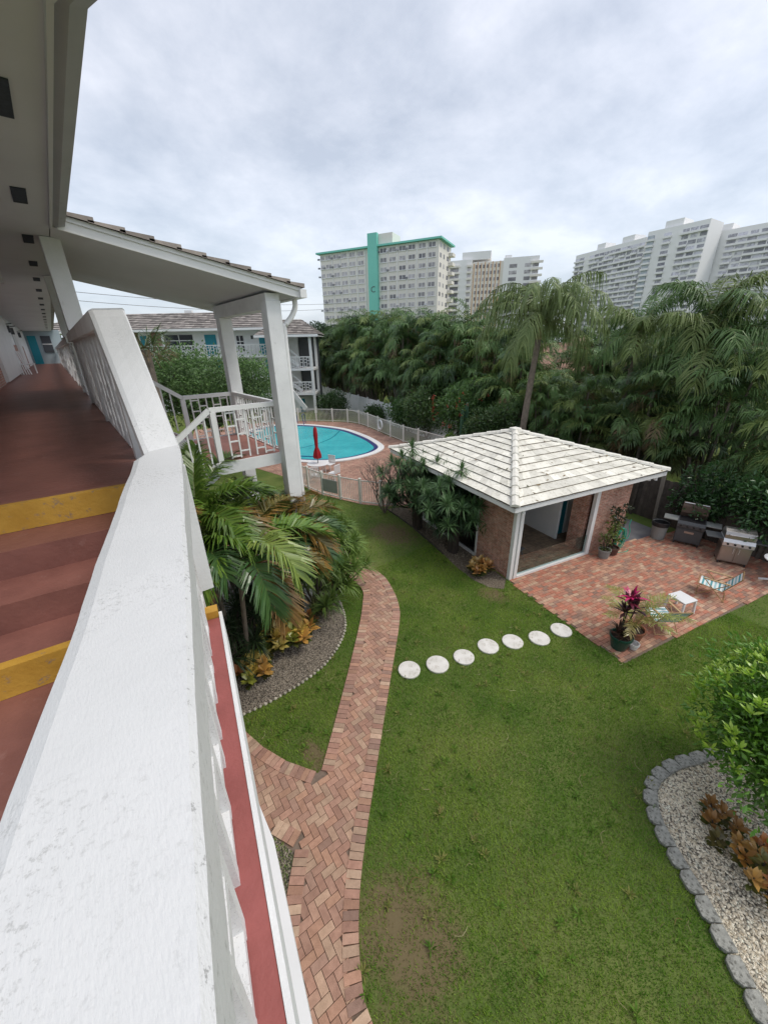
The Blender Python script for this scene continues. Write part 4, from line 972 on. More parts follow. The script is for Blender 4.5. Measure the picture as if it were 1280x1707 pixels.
# grass blades
def zone_ok(X, Y):
    ok = (X > .4)
    for pl in (PATH, PATIO, BEDL, BEDW, DECK, BL+[(3.6, -3.6), (8, -3.6), (8.4, -1.2)], [S(0, 0), S(5.1, 0), S(5.1, 6.4), S(0, 6.4)], [(-2, -2), (.4, -2), (.5, 6), (-2, 6)]):
        ok &= ~inpoly_np(X, Y, pl)
    for (x, y) in st_: ok &= (X-x)**2+(Y-y)**2 > (.238+.012*np.sin(5*np.arctan2(Y-y, X-x)+x))**2
    return ok
def grass(n, xa, xb, ya, yb, h, wd, near):
    X = rng.uniform(xa, xb, n); Y = rng.uniform(ya, yb, n); ok = zone_ok(X, Y)
    f = np.sin(X*1.3+np.sin(Y*1.1)*1.2)*np.cos(Y*.9+X*.4)
    bare = np.exp(-(((X-1.5)/.5)**2+((Y-1.6)/.6)**2))*(.8+.35*np.sin(X*9+Y*4)*np.cos(Y*11-X*5)); bare2 = np.exp(-(((X-1.75)/.18)**2+((Y-4.35)/.3)**2)) + .8*np.exp(-(((X-5.9)/.35)**2+((Y-8.9)/.5)**2)); bare3 = .6*np.exp(-(((X-8.0)/.3)**2+((Y-5.2)/.3)**2)) + .5*np.exp(-(((X-8.4)/.8)**2+((Y-10.3)/.9)**2))
    ok &= rng.uniform(0, 1, n) > (bare*.93+bare2*.6+bare3)
    X = X[ok]; Y = Y[ok]; f = f[ok]; n = len(X); dry = (bare+bare2+bare3)[ok]
    a = rng.uniform(0, 6.28, n); hh = h*rng.uniform(.5, 1.2, n)*(1+.15*f); ln = rng.uniform(.15, .9, n)*hh; a2 = a+1.57+rng.normal(0, .4, n)
    B = np.stack([X, Y, np.zeros(n)], 1); s_ = np.stack([np.cos(a), np.sin(a), 0*a], 1)*wd/2
    tip = B+np.stack([np.cos(a2)*ln, np.sin(a2)*ln, hh], 1)
    V = np.stack([B-s_, B+s_, tip], 1).reshape(-1, 3); Fc = np.arange(n*3).reshape(-1, 3)
    nx = np.sin(X*7.3+Y*2.1)+np.sin(Y*8.7-X*3.3)+np.sin(X*3.1+Y*4.9+1)
    m = np.clip(.5+.16*nx+rng.normal(0, .3, n)+.35*f, 0, 1)[:, None]
    pt = np.sin(X*2.3+1.7*np.sin(Y*1.9))+np.sin(Y*3.1+1.3*np.sin(X*2.7+2))
    m = np.clip(m+.14*pt[:, None], 0, 1); C = np.array((.105, .24, .022))*(1-m)+np.array((.29, .41, .065))*m
    dr = (rng.uniform(0, 1, n) < .05+.06*np.clip(pt, 0, 2)+.5*np.clip(dry, 0, 1))[:, None]
    C = np.where(dr, np.array((.30, .25, .12))*rng.uniform(.6, 1.1, (n, 1)), C)
    mb = MB(); mb.arr(V, Fc, C); return mb
g1 = grass(480000, .4, 12, -2.5, 8.5, .05, .009, 1); g1.build
tag(g1.build('grass', GRASSM), 'short green lawn grass between the path and the patio', 'grass', kind='stuff')
tag(grass(60000, .4, 13, 8.5, 18, .05, .014, 0).build('grass', GRASSM), 'green lawn grass farther back near the pool fence', 'grass', kind='stuff')
tag(grass(40000, 8, 20, -5, .8, .05, .014, 0).build('grass', GRASSM), 'green lawn grass right of the patio corner', 'grass', kind='stuff')
mb = MB()
for k in range(300):
    x = random.uniform(.8, 9); y = random.uniform(-2, 8)
    if not zone_ok(np.array([x]), np.array([y]))[0]: continue
    c = random.choice([((.12, .25, .03), (.2, .34, .05)), ((.09, .2, .02), (.15, .26, .04)), ((.24, .27, .08), (.34, .33, .1))]); rosette(mb, (x, y, .01), 12, random.uniform(.06, .11), .018, c, (.2, 1.2), .3)
tag(mb.build('lawn_weeds', GRASSM), 'scattered broad leaved weeds growing through the lawn', 'weeds', kind='stuff')
# clippings
mb = MB()
for k in range(150):
    x = random.uniform(1, 9); y = random.uniform(-.5, 6)
    if not zone_ok(np.array([x]), np.array([y]))[0]: continue
    a = random.uniform(0, 6.28); L = random.uniform(.06, .2); mb.col = random.choice([(.45, .4, .22), (.35, .3, .15), (.3, .17, .07)]); mb.tube(smooth([(x, y, .05), (x+L*.5*math.cos(a), y+L*.5*math.sin(a), .06), (x+L*math.cos(a+.5), y+L*math.sin(a+.5), .045)], 2), .003, 3)
tag(mb.build('dry_clippings', leafmat('straw')), 'dry straw clippings lying on the lawn', 'clippings', kind='stuff')

# ---------------------------------------------------------------- near plants
def palm_thing(label, loc, stems, cat='palm', cols=None, name='areca_palm', grp=None):
    """stems: (dx, dy, height, list of (az, el, L, droop, colour index))"""
    r = thing(name, label, cat, loc, 0, grp); tr = MB()
    for dx, dy, h, fr in stems:
        top = (loc[0]+dx, loc[1]+dy, h); base = (loc[0]+dx*.4, loc[1]+dy*.4, 0)
        tr.tube(smooth([base, (loc[0]+dx*.7, loc[1]+dy*.7, h*.5), top], 4), .05, 7); cr_ = MB()
        for az, el, L, dr, ci in fr:
            pal = [((.085, .18, .025), (.17, .28, .04), None), ((.16, .15, .04), (.22, .17, .05), (.4, .2, .05)), ((.16, .24, .05), (.27, .35, .08), None), ((.17, .13, .04), (.26, .16, .045), (.36, .2, .08)), ((.05, .115, .035), (.085, .165, .045), None)][ci]
            frond(cr_, (top[0]+.03*math.cos(az), top[1]+.03*math.sin(az), h), az, el, L, dr, 62, .55, .042, pal[:2], 28, .35, .02, (.25, .22, .07) if ci in (1, 3) else (.2, .24, .07), .16, .6, pal[2], .06)
        cr_.build('crown', LEAFG, r)
    tr.build('trunk', BARK, r); return r
R_ = rad
palm_thing('big areca palm with green and orange fronds beside the near railing', (1.5, 7.2, 0), [
    (.25, -.4, 2.9, [(R_(62), 1.25, 2.4, 1.9, 2), (R_(100), 1.2, 1.9, 1.4, 0), (R_(28), .8, 2.0, 1.2, 1), (R_(8), .55, 1.9, 1.2, 0), (R_(-12), .65, 2.0, 1.5, 0), (R_(-30), .3, 1.7, 1.3, 1), (R_(-70), 1.0, 2.0, 2.3, 2), (R_(-90), .7, 1.9, 2.3, 4), (R_(-78), .25, 1.8, 1.9, 3), (R_(150), .9, 1.6, 1.5, 0), (R_(-135), .8, 1.6, 1.9, 0), (R_(200), .6, 1.5, 1.7, 3)]),
    (-.15, .4, 3.5, [(R_(80), 1.35, 1.8, 1.3, 2), (R_(35), 1.2, 1.9, 1.5, 0), (R_(120), 1.1, 1.7, 1.4, 0), (R_(-20), 1.0, 1.6, 1.6, 0), (R_(-70), .7, 1.6, 1.9, 0), (R_(-50), .5, 1.5, 1.6, 1), (R_(180), 1.0, 1.6, 1.6, 4), (R_(60), 1.4, 1.6, .9, 0), (R_(240), .9, 1.5, 1.8, 1), (R_(5), .7, 1.6, 1.4, 4)]),
    (-.35, -.1, 3.0, [(R_(-85), .9, 1.5, 1.9, 4), (R_(-60), 1.1, 1.5, 1.8, 0), (R_(20), 1.2, 1.4, 1.5, 0), (R_(90), 1.3, 1.5, 1.3, 2), (R_(150), 1.1, 1.4, 1.5, 4), (R_(-110), .6, 1.5, 1.9, 3)])])
palm_thing('smaller areca palm with rusty orange fronds behind the big one', (2.75, 7.4, 0), [
    (.0, .0, 2.75, [(R_(0), .75, 1.6, 1.3, 1), (R_(30), .9, 1.7, 1.4, 1), (R_(-25), .6, 1.5, 1.4, 4), (R_(55), 1.0, 1.6, 1.4, 2), (R_(95), 1.0, 1.5, 1.4, 0), (R_(-60), .7, 1.4, 1.6, 1), (R_(-95), .7, 1.4, 1.7, 4), (R_(160), .8, 1.5, 1.5, 1), (R_(15), .35, 1.5, 1.1, 3), (R_(75), .6, 1.5, 1.3, 1), (R_(-45), .2, 1.4, 1.3, 4)]),
    (-.3, .9, 2.5, [(R_(70), 1.1, 1.6, 1.4, 2), (R_(150), .8, 1.6, 1.5, 4), (R_(220), .9, 1.5, 1.6, 0), (R_(-40), .6, 1.6, 1.4, 3), (R_(10), .9, 1.6, 1.4, 4)])])
def dracaena(label, loc, heads, L, cols, n=55, name='dracaena', wd=.028, trunk_r=.025, mat=LEAF):
    r = thing(name, label, 'shrub', (loc[0], loc[1], 0)); tr = MB(); lf = MB()
    for (dx, dy, h) in heads:
        tr.tube(smooth([(loc[0]+dx*.1, loc[1]+dy*.1, 0), (loc[0]+dx*.5, loc[1]+dy*.5, h*.5), (loc[0]+dx, loc[1]+dy, h)], 3), trunk_r, 5)
        rosette(lf, (loc[0]+dx, loc[1]+dy, h), n, L, wd, cols, (-.25, 1.45), .55, (dx*.3, dy*.3))
    tr.build('stem', BARKD, r); lf.build('foliage', mat, r); return r
def rheads(n, R_, h0, h1, seed):
    q = random.Random(seed); o = []
    for i in range(n):
        a = i*2.4+q.uniform(-.3, .3); d = R_*math.sqrt((i+.5)/n); o.append((d*math.cos(a), d*math.sin(a), q.uniform(h0, h1)*(1-.35*d/R_)))
    return o
dc = ((.11, .2, .035), (.22, .32, .07)); dd = ((.07, .14, .03), (.15, .22, .05)); dk = ((.03, .06, .025), (.06, .1, .04))
dracaena('dark leafy understory shrub close beneath the big areca palm', (1.55, 7.6, 0), rheads(16, .9, .6, 1.7, 12), .6, dk, 60)
dracaena('dark leafy understory shrub between the two areca palms and the canopy post', (2.75, 8.4, 0), rheads(18, 1.0, .8, 2.2, 13), .6, dk, 60)
dracaena('spiky green screwpine bush nearest the curve of the brick path', (4.75, 8.2, 0), rheads(18, .85, .8, 1.8, 1), .5, dc, 70, wd=.036)
dracaena('spiky green bush between the areca palm and the path', (3.75, 7.7, 0), rheads(16, .8, 1.0, 2.1, 2), .5, dd, 70, wd=.034)
dracaena('taller spiky dracaena bush at the top of the brick path', (4.95, 9.3, 0), rheads(22, 1.05, 1.3, 2.5, 3), .5, dc, 70, wd=.036)
dracaena('spiky dracaena bush closest to the stair canopy post', (4.9, 11.3, 0), rheads(15, 1.0, 1.3, 2.2, 4), .6, dd, 55)
dracaena('low wispy grassy bush at the gravel edge under the palms', (3.4, 7.55, 0), rheads(10, .6, .25, .6, 5), .4, ((.07, .1, .04), (.17, .17, .07)), 50, wd=.014)
dracaena('yucca like rosette plant in front of the near pool fence', (6.6, 12.9, 0), rheads(6, .45, .5, 1.0, 6), .6, ((.08, .14, .03), (.18, .22, .07)), 60)
def croton(label, loc, n, R_, h, cols, seed, L=.2):
    r = thing('croton', label, 'shrub', (loc[0], loc[1], 0)); q = random.Random(seed); tr = MB(); lf = MB()
    for i in range(n):
        a = i*2.4; d = R_*math.sqrt((i+.3)/n); x = loc[0]+d*math.cos(a); y = loc[1]+d*math.sin(a)*.8; hh = h*q.uniform(.7, 1.1)*(1-.4*d/R_)
        tr.tube([(loc[0]+.2*d*math.cos(a), loc[1]+.2*d*math.sin(a), 0), (x, y, hh)], .012, 4)
        c = q.choice(cols)
        for k in range(3):
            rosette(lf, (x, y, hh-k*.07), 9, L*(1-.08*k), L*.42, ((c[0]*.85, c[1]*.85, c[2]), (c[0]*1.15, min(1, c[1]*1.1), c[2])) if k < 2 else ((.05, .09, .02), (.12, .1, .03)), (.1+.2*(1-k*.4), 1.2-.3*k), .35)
    tr.build('stem', BARKD, r); lf.build('foliage', LEAFG, r); return r
CC = [(.56, .42, .09), (.62, .48, .11), (.4, .17, .06), (.34, .38, .07), (.55, .33, .09), (.22, .3, .06), (.52, .44, .13)]
croton('large yellow and bronze croton on the gravel below the areca palm', (2.65, 7.15), 26, .68, .7, CC, 1, .25)
croton('small yellow croton at the left end of the gravel bed', (1.55, 6.75), 11, .45, .42, CC, 2, .22)
croton('orange and yellow croton against the cabana corner bed', (8.62, 6.15), 13, .36, .5, [(.55, .3, .1), (.6, .38, .12), (.45, .16, .08), (.5, .35, .12)], 3, .22)
croton('rusty orange croton in the shell gravel at the right edge', (5.45, -.95), 13, .42, .55, [(.45, .19, .06), (.4, .2, .05), (.5, .3, .09), (.16, .15, .04)], 4, .15)
croton('small sparse reddish croton near the middle of the shell gravel', (5.75, -.42), 5, .3, .35, [(.25, .09, .05), (.14, .12, .04), (.3, .16, .05)], 5, .15)
# leafy bush at the right edge
def bush(label, loc, R_, h, n, size, cols, name='leafy_bush', narrow=.42, mat=LEAFG, z0=.15, blobs=9, cat='bush', grp=None, tips=None, seed=0):
    r = thing(name, label, cat, (loc[0], loc[1], 0), 0, grp); q = random.Random(seed+int(loc[0]*10)); lf = MB()
    for i in range(blobs):
        a = i*2.4; d = R_*.62*math.sqrt(i/blobs); hz_ = q.uniform(.45, .8)*h; rr_ = R_*q.uniform(.45, .62)
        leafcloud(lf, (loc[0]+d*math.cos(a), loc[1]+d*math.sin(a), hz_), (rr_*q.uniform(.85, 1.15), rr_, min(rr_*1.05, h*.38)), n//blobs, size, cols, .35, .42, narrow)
    if tips:
        for i in range(tips[0]):
            a = q.uniform(0, 6.28); e = q.uniform(-.1, 1.4); p = (loc[0]+R_*1.0*math.cos(a)*math.cos(e), loc[1]+R_*1.0*math.sin(a)*math.cos(e), h*.55+h*.5*math.sin(e))
            rosette(lf, p, 9, size*1.3, size*.42, tips[1], (.3, 1.3), .2, (math.cos(a)*.4, math.sin(a)*.4))
    tr = MB()
    for i in range(6):
        a = i*1.05+.3; tr.tube([(loc[0], loc[1], 0), (loc[0]+R_*.3*math.cos(a), loc[1]+R_*.3*math.sin(a), h*.5), (loc[0]+R_*.55*math.cos(a), loc[1]+R_*.55*math.sin(a), h*.8)], [.04, .03, .012], 5)
    tr.build('trunk', BARKD, r); lf.build('foliage', mat, r); return r
bush('bright green glossy bush over the shell gravel at the right edge', (6.65, -.85), 1.25, 2.55, 22000, .1, ((.09, .23, .025), (.17, .35, .04)), blobs=18, tips=(260, ((.28, .48, .05), (.44, .6, .09))), name='glossy_bush')
# shrub trees beside the cabana
for lab, (x, y), hd, sd_ in (('dark spiky shrub tree by the cabana window, nearer the cabana corner', (9.0, 7.6), rheads(34, 1.1, 1.7, 3.1, 8), 1), ('dark spiky shrub tree by the cabana, nearer the pool fence', (9.35, 9.75), rheads(44, 1.35, 2.0, 3.6, 9), 2)):
    r = thing('shrub_tree', lab, 'shrub', (x, y, 0)); tr = MB(); lf = MB()
    for k in range(3): tr.tube([(x+.08*math.cos(k*2.1), y+.08*math.sin(k*2.1), 0), (x+.16*math.cos(k*2.1), y+.16*math.sin(k*2.1), 1.2)], [.13, .08], 7)
    for dx, dy, h in hd:
        tr.tube(smooth([(x+dx*.15, y+dy*.15, .9), (x+dx*.6, y+dy*.6, h*.65), (x+dx, y+dy, h)], 3), .022, 4); rosette(lf, (x+dx, y+dy, h), 70, .42, .032, ((.055, .12, .045), (.11, .19, .075)), (-.6, 1.45), .5, (dx*.25, dy*.25))
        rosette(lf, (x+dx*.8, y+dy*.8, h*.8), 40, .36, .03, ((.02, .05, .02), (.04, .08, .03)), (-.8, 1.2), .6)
    tr.build('trunk', BARKD, r); lf.build('foliage', LEAF, r)
# bare plumeria
mb = MB()
def twig(p, d, L, r_, dep):
    p = Vector(p); d = Vector(d).normalized(); q = p+d*L*.5+Vector((random.uniform(-.04, .04), random.uniform(-.04, .04), 0)); e = p+d*L+Vector((0, 0, .05)); mb.tube([p, q, e], [r_, r_*.85, r_*.7], 5)
    if dep:
        for k in range(random.choice((2, 3)) if dep > 1 else 2):
            a = random.uniform(0, 6.28); dd_ = (d+Vector((math.cos(a), math.sin(a), .25))*.62).normalized(); twig(e, dd_, L*random.uniform(.65, .85), r_*.68, dep-1)
for a in (0, 1.3, 2.6, 3.9, 5.2): twig((9.3, 11.75, 0), (math.cos(a)*.5, math.sin(a)*.5, 1), .72, .038, 4)
tag(mb.build('bare_plumeria', TWIG), 'leafless plumeria with forked grey twigs beside the pool fence', 'shrub')

# ---------------------------------------------------------------- patio objects
def pot(mb, r0, r1, h, x=0, y=0):
    mb.lathe([(r0*.96, 0), (r0, .01), (r1*.97, h-.05), (r1*1.04, h-.048), (r1*1.05, h), (r1*.92, h), (r1*.9, h-.05)], x, y, 28, True, False); return mb
def potted(label, loc, r0, r1, h, mat):
    t = thing('potted_plant', label, 'potted plant', (loc[0], loc[1], .02)); lb('pot', pot(MB(), r0, r1, h), mat, t, smooth=False); lb('soil', MB().lathe([(r1*.91, h-.06), (.01, h-.045)], 0, 0, 20), SOIL, t); return t
t = potted('dark green pot with a magenta and purple cordyline at the patio corner', (8.5, 2.05), .16, .235, .36, PGREEN)
tr = MB(); lf = MB()
for (x, y, h) in ((8.55, 2.1, 1.2), (8.47, 2.12, .95), (8.6, 1.98, 1.05)): tr.tube([(8.5, 2.05, .3), (x*.6+8.5*.4, y*.6+2.05*.4, .7), (x+.08, y, h)], .014, 5)
for (x, y, h, n, c) in ((8.63, 2.1, 1.2, 26, ((.3, .02, .07), (.12, .03, .05))), (8.63, 2.1, 1.34, 10, ((.75, .03, .2), (.6, .03, .15))), (8.55, 2.12, .95, 20, ((.12, .03, .045), (.08, .05, .04))), (8.68, 1.98, 1.05, 24, ((.14, .03, .06), (.06, .035, .035)))):
    rosette(lf, (x, y, h), n, .36, .065, c, (.2, 1.5), .35)
for (x, y, h) in ((8.42, 2.12, .42), (8.55, 1.95, .45), (8.45, 1.95, .4), (8.55, 2.15, .45)): rosette(lf, (x, y, h), 26, .26, .03, ((.1, .03, .03), (.07, .05, .03)), (.1, 1.4), .4)
tr.build('stem', BARKD, t); lf.build('foliage', LEAFG, t)
t = potted('terracotta pot with a small yellow green palm behind the cordyline', (9.0, 1.98), .18, .25, .34, TERRA)
lf = MB()
for k in range(14):
    az = k*2.4; frond(lf, (9.0, 1.98, .3), az, rad(random.uniform(62, 80)), random.uniform(1.0, 1.35), random.uniform(1.1, 1.6), 26, .24, .018, ((.24, .3, .05), (.42, .45, .1)) if k % 4 else ((.3, .26, .08), (.4, .33, .12)), 22, .3, .008, (.35, .33, .1), .3)
lf.build('foliage', LEAFG, t)
t = thing('small_pot', 'small white pot between the green pot and the terracotta pot', 'pot', (8.72, 1.82, .02)); lb('pot', pot(MB(), .08, .11, .16), WPLAST, t)
t = potted('grey pot with a thin leggy plant beside the cabana post', (12.45, 4.12), .15, .19, .3, GREYP); lf = MB(); tr = MB()
for k in range(7):
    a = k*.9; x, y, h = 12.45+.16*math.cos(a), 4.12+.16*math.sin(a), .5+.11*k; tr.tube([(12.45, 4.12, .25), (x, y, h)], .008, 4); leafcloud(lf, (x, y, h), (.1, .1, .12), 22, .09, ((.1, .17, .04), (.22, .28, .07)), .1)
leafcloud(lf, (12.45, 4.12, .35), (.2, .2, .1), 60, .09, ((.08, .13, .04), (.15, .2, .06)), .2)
tr.build('stem', BARKD, t); lf.build('foliage', LEAFG, t)
t = potted('brown pot with a tall leafy plant in front of the brick wall', (12.88, 4.05), .16, .2, .26, BROWNP); lf = MB(); tr = MB()
for k in range(11):
    a = k*2.4; h = .45+.125*k; x, y = 12.88+.17*math.cos(a), 4.1+.15*math.sin(a); tr.tube([(12.88, 4.05, .2), (12.88, 4.1, h*.6), (x, y, h)], .009, 4)
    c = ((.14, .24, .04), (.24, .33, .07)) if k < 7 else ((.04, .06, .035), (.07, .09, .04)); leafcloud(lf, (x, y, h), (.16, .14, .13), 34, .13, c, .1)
tr.build('stem', BARKD, t); lf.build('foliage', LEAFG, t)
# garden hose on a post
t = thing('garden_hose', 'coiled green garden hose hung on the corner of the brick wall', 'hose', (*S(4.55, -.2), 0), RZ)
mb = MB(); q = random.Random(5); pts = []
for k in range(9):
    R1 = .22+.05*q.random(); cx_ = q.uniform(-.06, .06); cz = .72-.28+q.uniform(-.04, .03); 
    for j in range(14): a = j/14*2*PI+PI/2; pts.append((cx_+R1*.85*math.cos(a), -.06-.012*k+.01*q.random(), cz+(R1+.12)*math.sin(a)*1.05))
lb('coil', mb.tube(pts, .013, 6), HOSE, t, smooth=True)
mb = MB(); mb.tube(smooth([(.2, -.1, .55), (.38, -.12, .35), (.45, -.12, .6), (.36, -.1, .85), (.42, -.08, 1.05)], 5), .013, 6); mb.tube(smooth([(-.05, -.15, .15), (-.2, -.25, .03), (.1, -.35, .03), (.3, -.3, .03)], 5), .013, 6); lb('loose_end', mb, HOSE, t, smooth=True)
lb('bracket', MB().box(-.08, .08, -.12, .18, .78, .84), CHAR, t)
# trash can
t = thing('trash_can', 'round grey trash can lined with a black bag', 'trash can', (15.3, 3.5, .02))
lb('body', MB().lathe([(.2, 0), (.215, .02), (.25, .62), (.26, .64), (.245, .64), (.21, .1)], 0, 0, 26, True, False), GREYP, t)
mb = MB(); mb.lathe([(.263, .5), (.268, .6), (.275, .655), (.25, .66), (.22, .45), (.05, .35)], 0, 0, 26, False, True); lb('bag', mb, BLACK, t)
# gas grills: local -y is the front
def grill(label, loc, rz, lid_open, body, panel):
    t = thing('gas_grill', label, 'grill', (*loc, .02), rz); w_ = .37
    b = MB(); b.box(-w_, w_, -.24, .26, .1, .66); lb('cabinet', b, body, t, bevel=.008)
    for s in (-1, 1):
        if not lid_open:
            b = MB(); b.box(min(s*.008, s*(w_-.02)), max(s*.008, s*(w_-.02)), -.262, -.243, .14, .63); d = lb('door', b, body, t, bevel=.005)
            lb('handle', MB().tube([(s*.07, -.262, .42), (s*.07, -.3, .42), (s*.07, -.3, .58), (s*.07, -.262, .58)], .009, 6), STEELB, d)
        sh = MB(); sh.box(min(s*(w_+.01), s*(w_+.42)), max(s*(w_+.01), s*(w_+.42)), -.24, .22, .83, .865); lb('side_shelf', sh, CHAR if not lid_open else GREYP, t, bevel=.008)
    if lid_open:
        lb('front_panel', MB().box(-w_+.02, w_-.02, -.262, -.243, .14, .6), body, t, bevel=.005)
        lb('badge', MB().box(-.13, .13, -.27, -.263, .46, .53), STEEL, t)
    c = MB(); c.v = []; 
    pr = [(-.3, .66), (-.31, .78), (-.25, .88), (.26, .88), (.26, .66)]
    b0 = 0; c.v = [(-w_-.01, y, z) for y, z in pr]+[(w_+.01, y, z) for y, z in pr]; c.face(0, 1, 2, 3, 4); c.face(9, 8, 7, 6, 5)
    for i in range(5): c.face(i, 5+i, 5+(i+1) % 5, (i+1) % 5)
    p = lb('control_panel', c, panel, t, bevel=.004)
    for i in range(4):
        x = -.26+i*.173; k = MB(); k.tube([(x, -.3, .735), (x, -.34, .725)], [.033, .028], 12); lb('knob', k, BLACK, t)
    L = MB(); n = 9
    if not lid_open:
        pts = [(.24+.0, .885)]+[(.0+.26*math.cos(a), .885+.25*math.sin(a)) for a in [i*PI/10 for i in range(11)]]; pts = [(-.24+.0, .885), (-.245, 1.0), (-.19, 1.1), (-.05, 1.15), (.12, 1.15), (.22, 1.06), (.24, .885)]
    else:
        pts = [(.2, .9), (.16, 1.05), (.2, 1.27), (.25, 1.4), (.29, 1.41), (.33, 1.2), (.3, .9)]
    m = len(pts); L.v = [(-w_, y, z) for y, z in pts]+[(w_, y, z) for y, z in pts]; L.face(*range(m)); L.face(*range(2*m-1, m-1, -1))
    for i in range(m): L.face(i, m+i, m+(i+1) % m, (i+1) % m)
    ld = lb('lid', L, STEEL if not lid_open else M('bronze brown lid', (.13, .09, .07), None, 3, .35, metal=.5), t, bevel=.006)
    if not lid_open:
        lb('handle', MB().tube([(-.28, -.225, 1.02), (-.28, -.3, 1.03), (.28, -.3, 1.03), (.28, -.225, 1.02)], .013, 8), STEELB, ld)
        lb('thermometer', MB().lathe([(.04, 1.15), (.045, 1.17), (.02, 1.18)], .0, 0, 14), STEELB, ld)
    else:
        lb('handle', MB().tube([(-.34, .18, 1.4), (.34, .18, 1.4)], .018, 8), STEELB, ld)
        g = MB(); [g.box(-.34+i*.045, -.325+i*.045, -.24, .18, .886, .896) for i in range(16)]; lb('grate', g, BLACK, t)
        lb('firebox', MB().box(-.35, .35, -.24, .19, .8805, .8845), BLACK, t)
    for x in (-.33, .33):
        for y in (-.2, .22): lb('wheel', MB().tube([(x-.015, y, .045), (x+.015, y, .045)], .045, 12), BLACK, t)
    return t
grill('stainless four knob gas grill with its lid closed, near the right edge', (15.15, 1.42), rad(-69.6), False, STEEL, STEELB)
grill('dark grey gas grill with its lid open beside the trash can', (15.6, 2.72), rad(-78), True, CHAR, CHAR)
# striped lawn chairs, facing +y in their own axes
def lawn_chair(label, loc, rz):
    t = thing('lawn_chair', label, 'chair', (*loc, .026), rz, 'striped lawn chairs on the brick patio'); cs = [(.75, .78, .76), (.1, .32, .36), (.75, .78, .76), (.35, .55, .58)]
    def sling(a, b, n, nm):
        m = MB()
        for i in range(n):
            m.col = cs[i % 4]; p0 = Vector(a).lerp(Vector(b), i/n); p1 = Vector(a).lerp(Vector(b), (i+1)/n); sg_ = lambda f: -.02*math.sin(PI*f)
            m.poly([(-.25, p0.y, p0.z), (.25, p0.y, p0.z), (.25, p1.y, p1.z+.0), (-.25, p1.y, p1.z)]); m.poly([(-.25, p1.y, p1.z-.006), (.25, p1.y, p1.z-.006), (.25, p0.y, p0.z-.006), (-.25, p0.y, p0.z-.006)])
        return lb(nm, m, STRIPE, t)
    sling((0, .3, .36), (0, -.2, .3), 11, 'seat'); sling((0, -.2, .3), (0, -.48, .78), 11, 'backrest')
    for s in (-.27, .27):
        lb('frame_side', MB().tube([(s, .33, .37), (s, -.21, .3), (s, -.5, .81)], .012, 6), BRASS, t)
        lb('armrest', MB().box(s-.025, s+.025, -.33, .25, .55, .575), OAK, t, bevel=.005)
        lb('leg', MB().tube([(s, -.3, .55), (s, .3, .012)], .012, 6), BRASS, t); lb('leg', MB().tube([(s, .22, .55), (s, -.3, .012)], .012, 6), BRASS, t)
    for y, z in ((.33, .37), (-.5, .81), (.3, .012), (-.3, .012)): lb('crossbar', MB().tube([(-.27, y, z), (.27, y, z)], .012, 6), BRASS, t)
    return t
lawn_chair('striped lawn chair turned away, between the potted palm and white table', (10.0, 1.72), rad(-39.7))
lawn_chair('striped lawn chair with wooden arms on the far side of the white table', (12.6, 1.3), rad(8))
t = thing('side_table', 'small white plastic table between the two striped chairs', 'table', (11.1, 1.62, .026), rad(-20))
mb = MB(); mb.box(-.23, .23, -.23, .23, .40, .425); lb('tabletop', mb, WPLAST, t, bevel=.012)
lb('apron', MB().box(-.2, .2, -.2, .2, .36, .399), WPLAST, t)
for x in (-.2, .2):
    for y in (-.2, .2): lb('leg', MB().bar((x, y, .4), (x*1.12, y*1.12, 0), .045, .045), WPLAST, t)
t = thing('round_table', 'white round pedestal table cut off by the right edge', 'table', (14.7, .28, .02))
lb('tabletop', MB().lathe([(.38, .7), (.42, .715), (.42, .735), (.4, .745)], 0, 0, 32), WPLAST, t)
lb('pedestal', MB().tube([(0, 0, .1), (0, 0, .7)], .035, 10), WPLAST, t)
for k in range(4): a = k*PI/2+.35; lb('foot', MB().bar((0, 0, .1), (.36*math.cos(a), .36*math.sin(a), .02), .05, .04), WPLAST, t)
# pool umbrella, table, chairs
t = thing('parasol', 'closed red parasol standing in the table by the pool', 'umbrella', (9.75, 18.1, 0))
lb('pole', MB().tube([(0, 0, 0), (0, 0, 2.75)], .02, 8), CHAR, t); mb = MB(); n = 24; pr = [(.03, 2.72), (.09, 2.62), (.11, 2.3), (.09, 1.95), (.08, 1.62), (.16, 1.4), (.22, 1.15), (.17, 1.02), (.05, 1.0)]
for r_, z in pr:
    for k in range(n): a = 2*PI*k/n; q = r_*(1+.22*math.cos(6*a)); mb.v.append((q*math.cos(a), q*math.sin(a), z))
for i in range(len(pr)-1):
    for k in range(n): mb.face(i*n+k, i*n+(k+1) % n, (i+1)*n+(k+1) % n, (i+1)*n+k)
lb('canopy', mb, RED, t, smooth=True); lb('base', MB().lathe([(.25, 0), (.25, .05), (.05, .1)], 0, 0, 20), W, t)
t = thing('pool_table', 'round white table around the parasol pole', 'table', (9.75, 18.1, .01))
lb('tabletop', MB().lathe([(.58, .7), (.6, .715), (.6, .73)], 0, 0, 32), WPLAST, t)
for k in range(4): a = k*PI/2; lb('leg', MB().tube([(.4*math.cos(a), .4*math.sin(a), .7), (.45*math.cos(a), .45*math.sin(a), 0)], .02, 6), WPLAST, t)
